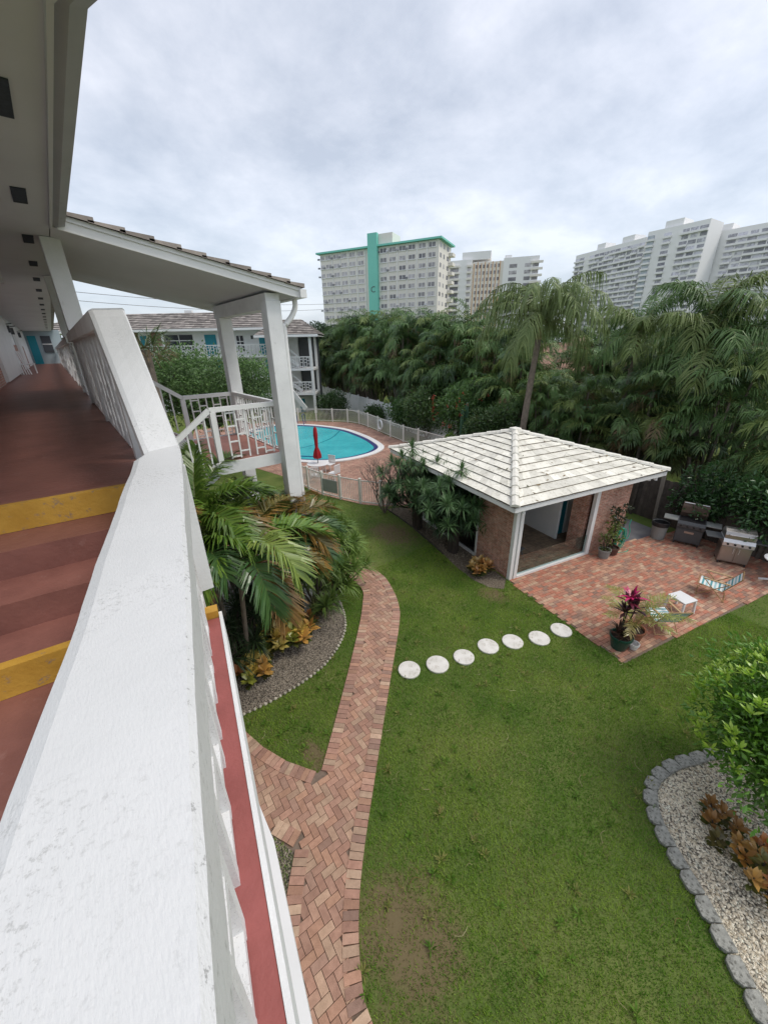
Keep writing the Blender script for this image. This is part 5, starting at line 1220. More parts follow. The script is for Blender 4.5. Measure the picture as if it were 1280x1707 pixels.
def pool_chair(label, x, y, rz):
    t = thing('pool_chair', label, 'chair', (x, y, .01), rz, 'white pool chairs'); lb('seat', MB().box(-.24, .24, -.24, .22, .4, .43), WPLAST, t, bevel=.01)
    m = MB(); [m.box(-.24+i*.085, -.19+i*.085, .215, .24, .43, .86) for i in range(6)]; m.box(-.25, .25, .21, .245, .84, .88); lb('backrest', m, WPLAST, t)
    for a in (-.22, .22):
        for b in (-.22, .22): lb('leg', MB().tube([(a, b, .4), (a*1.1, b*1.1, 0)], .018, 6), WPLAST, t)
pool_chair('white pool chair left of the parasol table', 9.05, 17.3, rad(150)); pool_chair('white pool chair right of the parasol table', 10.0, 16.9, rad(200)); pool_chair('white pool chair behind the parasol table', 10.7, 18.5, rad(-70))
# shed by the far end of the pool
t = thing('pool_shed', 'small white pump shed with teal side at the pool end', 'shed', (19.5, 39, 0), RZ+.55)
lb('wall', MB().box(-.0, 2.6, 0, 1.8, 0, 1.5), W, t); lb('roof', MB().box(-.2, 2.8, -.2, 2.0, 1.501, 1.62), W_CLEAN, t); lb('door', MB().box(.05, .75, -.03, -.001, .02, 1.4), TEAL, t)

# ---------------------------------------------------------------- vegetation beyond the garden
def pol(az, d): a = rad(az); return (d*math.sin(a), d*math.cos(a))
def clump(label, loc, seed, H, n, spread, dense=12, L=2.2, nl=22):
    q = random.Random(seed); r = thing('areca_palm_clump', label, 'palm', (*loc, 0), 0, 'clumps of palms behind the garden'); tr = MB(); fo = MB()
    for i in range(n):
        a = i*2.4+q.uniform(-.4, .4); rr_ = spread*math.sqrt((i+.5)/n); h = H*(1-.62*(i/n)**1.1)*q.uniform(.85, 1.05)-1.0
        x = loc[0]+rr_*math.cos(a); y = loc[1]+rr_*math.sin(a); tr.tube([(loc[0]+.3*rr_*math.cos(a), loc[1]+.3*rr_*math.sin(a), 0), (loc[0]+.7*rr_*math.cos(a), loc[1]+.7*rr_*math.sin(a), h*.55), (x, y, h)], [.09, .07, .06], 5)
        for k in range(dense):
            az = k*2.4+q.uniform(-.3, .3); el = q.choice((1.25, 1.05, .8, .5, .15)) + q.uniform(-.1, .1); u = q.random()
            pal = ((.075, .155, .045), (.13, .225, .07)) if u < .6 else ((.05, .1, .05), (.085, .15, .065)) if u < .75 else ((.14, .2, .05), (.22, .29, .085)) if u < .94 else ((.19, .13, .07), (.27, .2, .1))
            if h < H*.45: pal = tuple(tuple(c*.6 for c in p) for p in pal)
            if u >= .93: el = -.35
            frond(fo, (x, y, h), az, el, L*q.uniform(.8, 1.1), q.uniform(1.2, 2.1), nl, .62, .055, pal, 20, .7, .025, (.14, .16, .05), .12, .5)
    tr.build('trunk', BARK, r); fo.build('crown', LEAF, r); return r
names_ = {}
cl_src = None
side = [(-3.2, 2.6, 6.3), (-.4, 4.6, 6.6), (1.6, 2.4, 5.7), (4.4, 3.3, 6.2), (6.6, 2.5, 5.9), (8.2, 4.6, 6.3), (9.8, 2.4, 5.4), (12.0, 2.2, 5.2), (14.4, 2.5, 7.0), (15.9, 4.2, 8.0), (17.9, 2.6, 7.5), (20.2, 2.6, 8.8), (22.8, 2.2, 8.2), (25.2, 3.4, 9.2), (28.0, 2.2, 8.8), (30.8, 3.2, 9.8), (33.8, 2.0, 9.0), (36.8, 2.6, 10.0), (40.0, 2.2, 9.4), (43.5, 3.0, 9.8), (47.0, 2.0, 9.0), (50.5, 2.5, 8.6)]
txt = ['behind the round table at the right frame edge', 'tall, far right, beneath the balconies of the rightmost tower', 'behind the stainless grill', 'behind the open lid grill', 'behind the trash can', 'tall, under the step between the two right towers', 'just right of the queen palm trunk', 'low, directly behind the cabana roof peak', 'just left of the queen palm', 'tall, left of the queen palm, under the orange finned tower', 'behind the cactus', 'behind the flowering bushes', 'under the right corner of the turquoise striped tower', 'tall, straight below the middle windows of the turquoise striped tower', 'behind the near end of the white vinyl fence', 'highest, below the turquoise stripe', 'behind the middle of the white vinyl fence', 'tall, below the left windows of the turquoise striped tower', 'behind the far part of the white vinyl fence', 'with its top left of the turquoise striped tower', 'at the far end of the white vinyl fence', 'leftmost, nearest the dark trees by the far motel wing']
protos = []
for i, (y, off, H) in enumerate(side):
    x = 16.8+.2272*(y-4)+off*.975; yy = y-off*.22; lab = 'green palm clump '+txt[i]
    if i in (0, 3, 10, 15): protos.append((clump(lab, (x, yy), 30+i, 8.6, 12, 1.8), 8.6)); s = H/8.6; protos[-1][0].scale = (s, s, s)
    else:
        pr_, h0 = protos[i % len(protos)] if protos else None; s = H/8.6; dup(pr_, (x, yy, 0), i*1.7, (s*1.05, s*1.05, s), lab)
# second, farther rows fill the mass
for j, (az, d, H, t_) in enumerate([(32.5, 62, 10, 'farther back, behind the leftmost clumps'), (36, 55, 10.2, 'farther back, at the foot of the turquoise stripe'), (40.5, 46, 9.6, 'farther back, at the foot of the turquoise striped tower, right part'), (45, 40, 9.3, 'farther back, below the corner of the turquoise striped tower'), (49, 36, 9.0, 'farther back, below the orange finned tower, left side'), (53.5, 33, 7.9, 'farther back, below the orange finned tower, right side'), (65, 30, 6.9, 'farther back, right of the brown roof'), (69, 31, 7.2, 'farther back, below the left end of the long balcony tower'), (73, 30, 7.3, 'farther back, below the middle of the balcony tower'), (77, 31, 7.2, 'farther back, beside the utility pole'), (82, 28, 7.1, 'farther back at the right frame edge')]):
    dup(protos[j % 4][0], (*pol(az, d), 0), j*2.1, (H/8.6*1.25, H/8.6*1.25, H/8.6), 'green palm clump '+t_)
def tall_palm(label, base, top, L, n, seed, name='palm_tree', cat='palm', droop=(1.7, 2.3), els=(1.35, 1.1, .8, .45, .1), ll=.8, tipd=1.5, col=None, nl=46, tr0=.17, wind=0., tr1=.12):
    q = random.Random(seed); r = thing(name, label, cat, (*base, 0)); 
    t = MB(); pts = smooth([(*base, 0), (base[0]*.65+top[0]*.35, base[1]*.7+top[1]*.3, top[2]*.5), top], 5); m = len(pts)
    t.tube(pts, [tr0+(tr1-tr0)*i/(m-1)+(.012 if i % 2 else 0) for i in range(m)], 10); t.build('trunk', BARK, r)
    t = MB(); t.tube([top, (top[0], top[1], top[2]+.9)], [tr1*1.15, tr1*.5], 8); t.build('crownshaft', M('crownshaft '+label[:9], (.3, .25, .12), (.16, .17, .07), 5), r); f = MB()
    for k in range(n):
        el = els[k % len(els)]+q.uniform(-.08, .08); az = k*2.4+q.uniform(-.2, .2)
        pal = col or (((.09, .18, .055), (.16, .27, .085)) if q.random() < .7 else ((.15, .22, .06), (.23, .3, .1)))
        frond(f, (top[0], top[1], top[2]+.7), az, el, L*q.uniform(.85, 1.08), q.uniform(*droop), nl, ll, .045, pal, -5, tipd, .035, (.2, .22, .08), .1, .35, None, .25)
    f.build('crown', LEAF, r); return r
tall_palm('tall single trunk queen palm rising behind the cabana roof', (17.55, 10.85), (17.85, 10.75, 6.7), 3.5, 26, 3, els=(1.4, 1.25, 1.05, .85, .55, .2), droop=(1.7, 2.4), ll=.62, col=((.15, .22, .07), (.25, .33, .12)), nl=54)
tall_palm('slim palm with ringed trunk behind the open grill, right of the cabana', (20.6, 4.25), (20.4, 4.9, 5.7), 2.5, 17, 4, droop=(1.3, 1.9), ll=.75, tipd=.7, tr0=.13, tr1=.09)
tall_palm('taller palm whose crown overlaps the rightmost towers', (20.6, 5.6), (21.0, 5.2, 6.7), 2.5, 17, 5, droop=(1.2, 1.8), ll=.75, tipd=.6, tr0=.13, tr1=.09)
tall_palm('palm with arching crown under the long balcony tower', (21.2, 7.9), (21.5, 7.8, 6.2), 2.5, 17, 6, droop=(1.2, 1.9), ll=.7, tipd=.8, tr0=.13, tr1=.09)
tall_palm('palm with upright crown at the far right frame edge', (20.6, 1.6), (20.6, 1.9, 5.9), 2.5, 17, 8, droop=(1.2, 1.9), ll=.7, tipd=.6, tr0=.13, tr1=.09)
# fan palm peeking above the big tree on the left
t = thing('fan_palm', 'spiky fan palm top left of the far motel wing', 'palm', (2.9, 19.2, 0)); MB().tube([(2.9, 19.2, 0), (3.0, 19.3, 6.6)], [.22, .18], 8).build('trunk', BARK, t); lf = MB()
for k in range(26):
    a = k*2.4; e = random.uniform(-.7, 1.3); c = (3.0+.8*math.cos(a)*math.cos(e), 19.3+.8*math.sin(a)*math.cos(e), 6.75+.65*math.sin(e)); lf.col = (.1, .12, .04); lf.tube([(3.0, 19.3, 6.7), c], .015, 3, False)
    rosette(lf, c, 20, .6, .04, ((.05, .1, .03), (.12, .17, .06)) if e > -.2 else ((.2, .15, .08), (.28, .2, .1)), (-.6, 1.0), .3, (math.cos(a)*1.1, math.sin(a)*1.1))
lf.build('crown', LEAF, t)
def tree(label, loc, R_, zc_, rz_, n, size, cols, blobs=16, name='tree', seed=1, cat='tree', narrow=.5, mat=LEAF):
    r = thing(name, label, cat, (*loc, 0)); q = random.Random(seed); lf = MB(); tr = MB()
    tr.tube([(*loc, 0), (loc[0]+.1, loc[1], zc_*.6)], [R_*.07, R_*.05], 8)
    for i in range(blobs):
        a = i*2.4; u = (i+.5)/blobs; d = R_*.72*math.sqrt(u); z = zc_+rz_*(q.uniform(-.35, .75)*(1-.5*u)); b = (loc[0]+d*math.cos(a), loc[1]+d*math.sin(a), z); br = R_*q.uniform(.26, .4)
        tr.tube([(loc[0]+.1, loc[1], zc_*.55), ((loc[0]+b[0])/2, (loc[1]+b[1])/2, zc_*.8), b], [R_*.035, R_*.022, R_*.008], 5); k = q.uniform(.8, 1.2)
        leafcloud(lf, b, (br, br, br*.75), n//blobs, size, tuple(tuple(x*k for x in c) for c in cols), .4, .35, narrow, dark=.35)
    tr.build('trunk', BARKD, r); lf.build('crown', mat, r); return r
tree('broad feathery green tree behind the stair canopy, before the far wing', (6.0, 23.0), 4.5, 4.5, 2.2, 34000, .15, ((.075, .15, .045), (.14, .24, .075)), 34, seed=3)
tree('dark round tree right of the far motel wing', (27.5, 50), 4.6, 6.0, 3.6, 9000, .32, ((.03, .06, .03), (.05, .085, .04)), 16, seed=4)
tree('second dark tree behind the far end of the vinyl fence', (32, 53), 5, 5.8, 3.8, 9000, .32, ((.03, .06, .03), (.055, .09, .04)), 16, seed=5)
FB = ((.06, .13, .035), (.11, .2, .055)); FB2 = ((.065, .15, .035), (.12, .23, .055))
bush('dense green bush beside the far pool fence, with a few red blossoms', (20.3, 16.9), 2.3, 4.0, 9000, .2, FB2, name='flowering_bush')
bush('rounded green bush between the flowering bush and the vinyl fence', (20.3, 20.4), 2.1, 3.6, 8000, .2, ((.07, .15, .04), (.13, .22, .06)))
bush('lower leafy bush at the near end of the vinyl fence', (20.9, 23.6), 1.7, 2.7, 6000, .2, FB2)
bush('green bush behind the cabana roof, left of the queen palm trunk', (18.9, 13.6), 1.7, 3.4, 6000, .2, ((.055, .12, .035), (.1, .18, .05)))
bush('bright lime green round bush at the corner of the pool deck', (18.25, 16.2), .62, 1.45, 2200, .12, ((.12, .24, .03), (.2, .33, .05)))
bush('low planting by the vinyl fence behind the life ring', (21.4, 28.2), 1.1, 1.5, 2500, .22, FB)
bush('dark green shrub left of the vinyl fence, above the pool fence', (20.5, 34.0), 1.7, 2.2, 3500, .25, ((.04, .085, .03), (.07, .13, .04)))
bush('yellowish shrub behind the pump shed', (21.5, 42.5), 1.8, 2.6, 3000, .3, ((.1, .14, .05), (.15, .18, .07)))
bush('dark green shrub between shed and far stairs', (15.5, 36.8), 1.5, 1.9, 3000, .25, ((.035, .075, .03), (.06, .11, .04)))
bush('large dark glossy bush behind the stainless grill', (16.35, .9), 1.35, 2.9, 7000, .17, ((.03, .09, .025), (.055, .13, .035)), name='glossy_bush')
bush('dark glossy bush between the two grills and the fence', (16.6, 2.7), 1.0, 2.5, 5000, .16, ((.03, .085, .025), (.05, .12, .035)), name='glossy_bush')
bush('pale variegated bush behind the round table', (16.1, -1.0), 1.2, 2.1, 5000, .17, ((.05, .12, .03), (.14, .2, .06)), name='glossy_bush')
# red blossoms
mb = MB()
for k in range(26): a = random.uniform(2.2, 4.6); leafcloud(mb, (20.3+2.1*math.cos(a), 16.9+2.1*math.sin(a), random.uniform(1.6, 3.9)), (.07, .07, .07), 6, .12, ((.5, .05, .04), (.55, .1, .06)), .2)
fb = [o for o in COL.objects if o.name.startswith('flowering_bush')][0]; mb.build('blossoms', LEAF, fb)
t = thing('cactus', 'tall grey green column cactus behind the pool deck corner', 'cactus', (18.95, 15.6, 0))
for k, (dx_, dy_, h) in enumerate(((0, 0, 3.3), (.28, .1, 2.7), (-.25, .12, 2.9), (.1, -.25, 2.2), (-.12, -.2, 1.8))):
    mb = MB(); n = 12; prf = [(.1, 0), (.12, .2), (.12, h-.2), (.08, h-.05), (.01, h)]
    for r_, z in prf:
        for j in range(n): a = 2*PI*j/n; q_ = r_*(1 if j % 2 else .72); mb.v.append((q_*math.cos(a)+dx_, q_*math.sin(a)+dy_, z))
    for i in range(len(prf)-1):
        for j in range(n): mb.face(i*n+j, i*n+(j+1) % n, (i+1)*n+(j+1) % n, (i+1)*n+j)
    lb('stem', mb, M('cactus skin', (.06, .14, .08), (.04, .1, .06), 4, .6), t)
# far wood on the horizon
mb = MB()
for k in range(60):
    az = -12+k*2.0; d = random.uniform(75, 120); x, y = pol(az, d); h = 8.5+d*.008
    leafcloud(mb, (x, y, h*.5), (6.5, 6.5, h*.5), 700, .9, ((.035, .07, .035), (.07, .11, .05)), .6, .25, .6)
tag(mb.build('far_wood', LEAF), 'dark far off wood along the horizon behind the palms', 'woods', kind='stuff')

# ---------------------------------------------------------------- distant buildings
class Frame:
    def __init__(s, o, p): s.o = Vector((o[0], o[1], 0)); d = Vector((p[0]-o[0], p[1]-o[1], 0)); s.L = d.length; s.d = d.normalized(); s.n = Vector((s.d.y, -s.d.x, 0)); s.n = s.n if s.n.dot(-s.o) > 0 else -s.n   # n faces the camera side
    def box(s, mb, s0, s1, o0, o1, z0, z1):
        b = len(mb.v)
        for z in (z0, z1):
            for o in (o0, o1):
                for q in (s0, s1): p = s.o+s.d*q+s.n*o; mb.v.append((p.x, p.y, z))
        for q in ((0, 2, 3, 1), (4, 5, 7, 6), (0, 1, 5, 4), (2, 6, 7, 3), (0, 4, 6, 2), (1, 3, 7, 5)): mb.face(*[b+i for i in q])
        return mb
def cells(par, name, fr, rects, mat, cap=100, off=(0., .05)):
    rest = MB()
    for i, (s0, s1, z0, z1) in enumerate(rects):
        if i < cap: fr.box(MB(), s0, s1, off[0], off[1], z0, z1).build(name, mat, par) if False else _cell(fr, s0, s1, off, z0, z1, name, mat, par)
        else: fr.box(rest, s0, s1, off[0], off[1], z0, z1)
    if rest.v: tag(rest.build(name, mat, par), kind='stuff')
def _cell(fr, s0, s1, off, z0, z1, name, mat, par):
    m = MB(); fr.box(m, s0, s1, off[0], off[1], z0, z1); m.build(name, mat, par)
def xy(az, d): return pol(az, d)
# turquoise striped tower
PL, PC_ = xy(30.9, 176), xy(45.8, 155)
f = Frame(PL, PC_); n2 = (f.d.cross(Vector((0, 0, 1)))); back = -f.n
PR = (PC_[0]+back.x*14, PC_[1]+back.y*14); fs = Frame(PC_, PR)
tw = thing('apartment_tower', 'cream apartment tower with a turquoise vertical stripe and green roof edge', 'building', (*PL, 0)); ZT = 39.6
f.box(MB(), 0, f.L, -14, 0, 0, ZT-.8).build; mb = MB(); f.box(mb, 0, f.L, -14, 0, 0, ZT-.8); mb.build('wall', W_TOWER, tw)
mb = MB(); f.box(mb, -1.2, f.L+1.2, -15, 1.2, ZT-.75, ZT-.2); mb.build('roof_edge', TEALL, tw)
k0 = f.L*.447; k1 = f.L*.525
mb = MB(); f.box(mb, k0, k1, 0.05, 1.4, 0, ZT+3.4); mb.build('stripe', TEALL, tw)
mb = MB(); f.box(mb, k0+.1, k1+5.5, -7, .04, ZT-.19, ZT+3.1); mb.build('penthouse', W_TOWER, tw)
cols_ = [.02, .075, .15, .22, .295, .37] + [.565, .64, .72, .795, .875, .95]
rects = []; ac = []
for c in cols_[::-1]:
    for k in range(13):
        z = ZT-2.7-k*2.92; wd = 2.3 if c > .05 else 1.6; rects.append((c*f.L-wd/2, c*f.L+wd/2, z, z+1.3))
        if random.random() < .3: ac.append((c*f.L-wd/2-1.2, c*f.L-wd/2-.3, z+.1, z+.6))
cells(tw, 'window', f, rects, TWIN, 78); 
wm = MB()
for (s0, s1, z0, z1) in rects: f.box(wm, (s0+s1)/2-.08, (s0+s1)/2+.08, .051, .09, z0, z1); f.box(wm, s0-.3, s1+.3, .051, .25, z0-.25, z0-.02)
tag(wm.build('window_trim', W_TOWER2, tw), kind='stuff')
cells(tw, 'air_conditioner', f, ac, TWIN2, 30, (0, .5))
rs = [(x, x+w_, ZT-2.7-k*2.92, ZT-1.4-k*2.92) for x, w_ in ((1.3, 1.8), (5.2, 1.4), (9.2, 2.2)) for k in range(13)]; cells(tw, 'window', fs, rs, TWIN, 22)
mb = MB()
for c in (.11, .185, .26, .335, .41, .6, .68, .757, .835, .915): f.box(mb, c*f.L-.12, c*f.L+.12, .0, .25, 0, ZT-.81)
tag(mb.build('wall_rib', W_TOWER2, tw), kind='stuff')
mb = MB()
for k in range(12): fs.box(mb, 11.2, 14.5, 0, 1.6, ZT-4-k*2.92, ZT-3-k*2.92)
tag(mb.build('balcony', W_TOWER, tw), kind='stuff')
m_ = f.o+f.d*((k0+k1)/2)+f.n*1.45; mr = Matrix(((f.d.x, 0, f.n.x, 0), (f.d.y, 0, f.n.y, 0), (0, 1, 0, 0), (0, 0, 0, 1)))
if Vector((f.d.x, f.d.y, 0)).cross(Vector((0, 0, 1))).dot(f.n) < 0: mr = Matrix(((-f.d.x, 0, f.n.x, 0), (-f.d.y, 0, f.n.y, 0), (0, 1, 0, 0), (0, 0, 0, 1)))
text('C', 2.8, (m_.x, m_.y, 25.5), mr, CHAR, tw, 'emblem')
# orange finned tower
f = Frame(xy(47.9, 252), xy(57.9, 250)); L = f.L; tw = thing('apartment_tower', 'white tower with orange vertical fins behind the striped tower', 'building', (*xy(47.9, 252), 0))
mb = MB(); f.box(mb, -4, L*.21, -12, 0, 0, 48.5); mb.build('left_wing', W_TOWER2, tw); mb = MB(); f.box(mb, L*.21+.01, L*.59, -12, -1, 0, 47); mb.build('center_block', W_TOWER, tw)
mb = MB(); f.box(mb, L*.59+.01, L, -12, 0, 0, 48); mb.build('right_wing', W_TOWER2, tw); mb = MB(); f.box(mb, L*.08, L*.43, -10, -2, 48.51, 52.3); mb.build('penthouse', W_TOWER2, tw); mb = MB(); f.box(mb, L*.6, L*.68, -9, -2, 48.01, 49.5); mb.build('penthouse', W_TOWER2, tw)
for k in range(8):
    c = L*(.235+.045*k); mb = MB(); f.box(mb, c-.17, c+.17, -.99, -.72, 0, 46.5+(.6 if k % 2 else 0)); mb.build('fin', ORAN, tw)
cells(tw, 'window', f, [(L*(.245+.045*k)+.4, L*(.27+.045*k)+.4, 44.2-j*3.1, 45.8-j*3.1) for j in range(11) for k in range(7)], TWIN, 77, (-1, -.9))
cells(tw, 'balcony', f, [(a, b, 45-j*3.05, 46-j*3.05) for j in range(11) for a, b in ((-3.5, 2.5), (L*.15, L*.205))]+[(a, b, 44.6-j*3.05, 45.6-j*3.05) for j in range(11) for a, b in ((L*.91, L+2),)], W_TOWER, 60, (0, 1.2))
cells(tw, 'window', f, [(a, b, 43.2-j*3.05, 44.9-j*3.05) for j in range(11) for a, b in ((-3, 2), (L*.155, L*.2), (L*.66, L*.75), (L*.84, L*.91), (L*.93, L+.0))], TWIN, 22)
# right balcony towers
def banded(label, A_, B_, ztop, nf, bays, depth, seed, blank=None, side_=None, ridge=None, bandmat=TWIN2, back_slope=0):
    f = Frame(A_, B_); tw = thing('apartment_tower', label, 'building', (*A_, 0)); q = random.Random(seed); fh = (ztop-3)/nf
    mb = MB(); f.box(mb, 0, f.L, -depth, 0, 0, ztop); mb.build('wall', W_TOWER2, tw); bw = f.L/bays; rec = []; bal = []
    for j in range(nf):
        z = ztop-2.6-(j+1)*fh+fh
        for i in range(bays):
            if blank and i in blank: continue
            rec.append((i*bw+.25*bw*q.choice((.1, .2, .8)), (i+1)*bw-.08*bw, z-fh*.66, z-.02*fh))
            if q.random() < .85: bal.append((i*bw, (i+1)*bw-.02, z-fh*.95, z-fh*.6))
    cells(tw, 'window', f, rec, bandmat, 100, (0, .1)); cells(tw, 'balcony', f, bal, W_TOWER2, 90, (0.11, 1.5))  # dark flat boxes stand in for the shade of recesses behind the balconies
    for (a, b, h) in (ridge or []): mb = MB(); f.box(mb, a*f.L, b*f.L, -depth*.8, -2, ztop+.01, ztop+h); mb.build('penthouse', W_TOWER2, tw)
    return tw, f
banded('long white balcony tower stepping back to the left of the group', xy(61.9, 393), xy(68.6, 352), 69, 21, 13, 15, 1, blank=(2,), ridge=[(.3, .42, 4), (.66, .82, 4)])
t2_, f2_ = banded('tallest white tower with glazed stair strip in the right group', xy(68.7, 346), xy(73.9, 332), 70.5, 21, 7, 18, 2, blank=(1, 3), ridge=[(.25, .55, 4)])
mb = MB()
f2_.box(mb, .5, 4.2, .2, .5, 0, 68); mb.build('stair_glazing', M('blue grey stair glazing', (.3, .36, .4), (.5, .53, .55), .3, .3), t2_)
banded('right hand white balcony tower cut off by the frame edge', xy(74.1, 352), xy(86, 336), 66.5, 20, 15, 18, 3, blank=(0, 1), ridge=[(.05, .14, 3.5), (.4, .5, 3)])
t = thing('low_building', 'low dark roofed building below the right towers', 'building', (*xy(66, 150), 0)); f = Frame(xy(64.5, 150), xy(68.5, 148)); mb = MB(); f.box(mb, 0, f.L, -8, 0, 0, 11.2); mb.build('wall', W_TOWER2, t); mb = MB(); f.box(mb, -.5, f.L+.5, -8.5, .5, 11.21, 13); mb.build('roof', CHAR, t)
# brown roofed house glimpsed between the palms
hx = xy(60.5, 38); t = thing('neighbour_house', 'neighbouring house with brown tiled roof glimpsed between the palms', 'house', (*hx, 0), RZ)
lb('wall', MB().box(-6, 6, -4, 4, 0, 4.4), M('tan stucco', (.45, .33, .24), None, 1, .8), t)
m = MB(); e = [(-6.6, -4.6, 4.4), (6.6, -4.6, 4.4), (6.6, 4.6, 4.4), (-6.6, 4.6, 4.4)]; a_, b_ = (-2.5, 0, 6.5), (2.5, 0, 6.5)
for q in ((e[0], e[1], b_, a_), (e[1], e[2], b_), (e[2], e[3], a_, b_), (e[3], e[0], a_)): m.poly(q)
lb('roof', m, ROOFB, t); lb('chimney', MB().box(1.2, 2.2, -1.6, -.8, 4.5, 6.9), M('tan stucco chimney', (.4, .3, .22), None, 1, .8), t)
for x in (-4, -1, 2.4): lb('window', MB().box(x, x+1.3, -4.05, -4.0, 1.5, 3), DARKG, t)
# ---- far motel wing, parallel to the picture plane
E1 = Vector((.785, -.62, 0)); E2 = Vector((.62, .785, 0))
def W2(s, D): p = E2*D+E1*s; return (p.x, p.y)
fw = thing('far_motel_wing', 'far motel wing with turquoise doors, white geometric railings and grey tile roof', 'building', (*W2(-18, 44), 0))
f = Frame(W2(-34, 45.3), W2(-11.2, 45.3)); L = f.L; SL = lambda s: s+34
mb = MB(); f.box(mb, 0, L, -6, 0, 0, 8.5); mb.build('wall', W_CLEAN, fw)
mb = MB(); f.box(mb, SL(-24.6), SL(-23.2), .003, .06, 5.9, 8.3); f.box(mb, SL(-30), SL(-26), .003, .06, 5.9, 8.3); mb.build('brick_panel', BRICK_F, fw)
for z in (5.87, 3.3): mb = MB(); f.box(mb, 0, L+.1, .001, 1.3, z-.2, z); mb.build('balcony_floor', W_CLEAN, fw)
for s0, s1, z in ((-19.1, -17.5, 5.87), (-13.3-.0, -12.0, 5.87), (-12.9, -11.7, 3.3), (-12.6, -11.5, .05), (-26, -24.9, 5.87), (-18.6, -17.3, 3.3)):
    mb = MB(); f.box(mb, SL(s0)+.2, SL(s1)-.2, .002, .07, z+.01, z+2.1); mb.build('door', TEAL, fw)
for s0, s1, z in ((-23.1, -20.2, 6.5), (-15.5, -14.8, 6.3), (-28.5, -26.8, 6.5), (-23.1, -20.2, 4.0), (-15.8, -14.6, 4)):
    mb = MB(); f.box(mb, SL(s0), SL(s1), .002, .06, z, z+1.5); w_ = mb.build('window', DARKG, fw); mb = MB(); f.box(mb, SL(s0), SL(s1), .061, .1, z+.9, z+.98); f.box(mb, (SL(s0)+SL(s1))/2-.04, (SL(s0)+SL(s1))/2+.04, .0615, .1005, z, z+1.5); mb.build('frame', W_CLEAN, w_)
for s0, z in ((-16.9, 8.0), (-13.9, 7.9), (-13.4, 5.3)): mb = MB(); f.box(mb, SL(s0), SL(s0)+.18, .002, .2, z-.45, z-.1); mb.build('wall_lamp', CHAR, fw)
def f_at(fr, s, o): p = fr.o+fr.d*s+fr.n*o; return (p.x, p.y)
for z in (5.87, 3.3):
    mb = MB(); f.box(mb, 0, L, 1.2, 1.3, z+1.0, z+1.08); mb.build('handrail', W_CLEAN, fw)
    lattice(f_at(f, 0, 1.25), f_at(f, L, 1.25), z+.04, z+1.0, None, .75, .05, .04, gap=.16).build('railing_lattice', W_CLEAN, fw)
for s in (-11.35, -22.8, -34): mb = MB(); f.box(mb, SL(s)-.12, SL(s)+.14, 1.05, 1.3, 0, 8.4) if s > -20 else f.box(mb, SL(s), SL(s)+.2, 1.305, 1.5, 0, 8.4); mb.build('column', W_CLEAN, fw)
def hiproof(fr, s0, s1, o0, o1, ze, zr, ins, name, par):
    P = lambda s, o, z: (*f_at(fr, s, o), z); a, b, c, d = P(s0, o1, ze), P(s1, o1, ze), P(s1, o0, ze), P(s0, o0, ze); m = (o0+o1)/2; r1, r2 = P(s0+ins, m, zr), P(s1-ins, m, zr); mb = MB(); NRW = 9
    def face(A, B, C_, D_):
        A, B, C_, D_ = map(Vector, (A, B, C_, D_)); nn = (B-A).cross(D_-A).normalized(); nn = nn if nn.z > 0 else -nn
        for k in range(NRW):
            p, q = A.lerp(D_, k/NRW), B.lerp(C_, k/NRW); p2, q2 = A.lerp(D_, (k+1)/NRW), B.lerp(C_, (k+1)/NRW); n = max(1, int((q-p).length/.45))
            for j in range(n):
                s_ = random.uniform(.6, 1.35); mb.col = (s_,)*3; h = nn*random.uniform(.05, .07); mb.poly([p.lerp(q, j/n)+h, p.lerp(q, (j+1)/n)+h, p2.lerp(q2, (j+1)/n), p2.lerp(q2, j/n)]); mb.col = (.3,)*3; mb.poly([p.lerp(q, j/n), p.lerp(q, (j+1)/n), p.lerp(q, (j+1)/n)+h, p.lerp(q, j/n)+h])
    face(a, b, r2, r1); face(c, d, r1, r2); face(b, c, r2, r2); face(d, a, r1, r1)
    return mb.build(name, ROOFG, par)
hiproof(f, -2, L+.9, -7.5, 1.9, 8.5, 10.3, 2.5, 'roof', fw); mb = MB(); f.box(mb, -2, L+.9, 1.85, 1.95, 8.28, 8.5); f.box(mb, -2, L+.9, -6, 1.849, 8.3, 8.4); mb.build('fascia', W_CLEAN, fw)
mb = MB(); f.box(mb, SL(-21.8), SL(-21.0), -3.2, -2.8, 9.4, 10.55); mb.build('roof_vent', W_CLEAN, fw)
# its own stair tower
ft = thing('far_stair_tower', 'stair tower at the right end of the far motel wing, with railed landings', 'building', (*W2(-9, 42), 0))
g = Frame(W2(-11.3, 42.2), W2(-7.0, 42.2)); L = g.L
for s in (.05, L-.3): mb = MB(); g.box(mb, s, s+.26, -.26, 0, 0, 7.6); mb.build('column', W_CLEAN, ft)
mb = MB(); g.box(mb, L-.3, L-.04, -3.6, -3.3, 0, 7.6); mb.build('column', W_CLEAN, ft)
mb = MB(); g.box(mb, -.2, L-2.1, -4, -3.61, 0, 7.55); mb.build('back_wall', W_CLEAN, ft)
mb = MB(); g.box(mb, L-2.05, L+.1, -4.2, -3.9, 0, 7.55); mb.build('recess_shade', CHAR, ft)  # solid charcoal panel standing in for the shade of an open recess
hiproof(g, -1.2, L+.8, -4.6, .7, 7.72, 9.2, 2.0, 'roof', ft); mb = MB(); g.box(mb, -1.2, L+.8, .65, .75, 7.5, 7.72); g.box(mb, -1.2, L+.75, -4, .649, 7.55, 7.6); mb.build('fascia', W_CLEAN, ft)
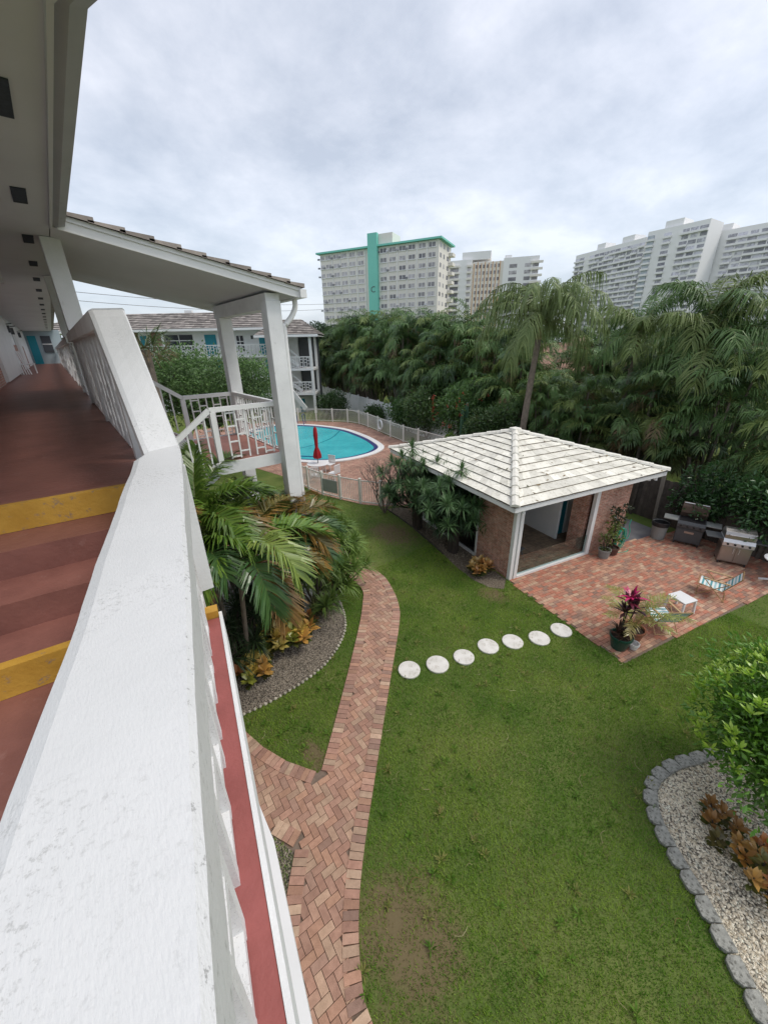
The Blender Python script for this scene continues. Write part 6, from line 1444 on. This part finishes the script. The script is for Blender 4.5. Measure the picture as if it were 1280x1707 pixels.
for z in (4.55, 2.1):
    mb = MB(); g.box(mb, L-3.0, L-.01, -3.5, .02, z-.22, z); mb.build('landing', W_CLEAN, ft); mb = MB(); g.box(mb, L-3.0, L-.31, -.14, -.05, z+1.05, z+1.14); mb.build('handrail', W_CLEAN, ft)
    lattice(f_at(g, L-3.0, -.1), f_at(g, L-.32, -.1), z+.05, z+1.05, None, .6, .05, .04, gap=.14).build('railing_lattice', W_CLEAN, ft)
    a, b = f_at(g, L-2.9, -1.4), f_at(g, L-1.4, -1.4)
    for dz_ in (0, .95): mb = MB(); mb.bar((*f_at(g, L-3.6, -1.0), z+1.75+dz_), (*f_at(g, L-1.6, -1.0), z+.1+dz_), .1, .3 if not dz_ else .12); mb.build('stringer', W_CLEAN, ft)
    mb = MB(); mb.bar((*f_at(g, L-3.6, -1.6), z+1.6), (*f_at(g, L-1.6, -1.6), z), 1.1, .1); mb.build('stair_flight', REDL, ft)
mb = MB(); mb.bar((*f_at(g, L-2.9, .1), 2.2+.7), (*f_at(g, L-1.0, .9), .55), .1, .5); mb.build('stringer', W_CLEAN, ft)
# utility pole and cables
px_, py_ = xy(77.9, 62); t = thing('utility_pole', 'pale timber utility pole with crossarm before the rightmost tower', 'pole', (px_, py_, 0)); MB().tube([(px_, py_, 0), (px_, py_, 12.3)], [.3, .24], 8).build('pole', M('pale pole timber', (.42, .38, .32), (.33, .3, .26), 2, .9), t); mb = MB(); mb.bar((px_-.4, py_+1.6, 11.7), (px_+.4, py_-1.6, 11.7), .15, .18); mb.build('crossarm', WOOD, t)
for y_ in (-1.2, 0, 1.2): MB().tube([(px_-y_*.25, py_+y_, 11.8), (px_-y_*.25, py_+y_, 12.1)], .09, 8).build('insulator', GREYP, t)
def cable(a, b, sag, label):
    mb = MB(); pts = [(a[0]+(b[0]-a[0])*i/24, a[1]+(b[1]-a[1])*i/24, a[2]+(b[2]-a[2])*i/24-sag*4*(i/24)*(1-i/24)) for i in range(25)]; mb.tube(pts, .022, 4); tag(mb.build('cable', WIRE), label, 'cable')
cable((*xy(-4, 50), 12.1), (*xy(34, 84), 14.2), .9, 'upper overhead cable crossing the sky under the stair canopy'); cable((*xy(-4, 50), 11.4), (*xy(34, 84), 13.4), 1.0, 'lower overhead cable crossing the sky under the stair canopy')
cable((*xy(42, 80), 10.6), (*xy(62, 75), 9.2), .6, 'thin overhead cable above the palms by the queen palm')
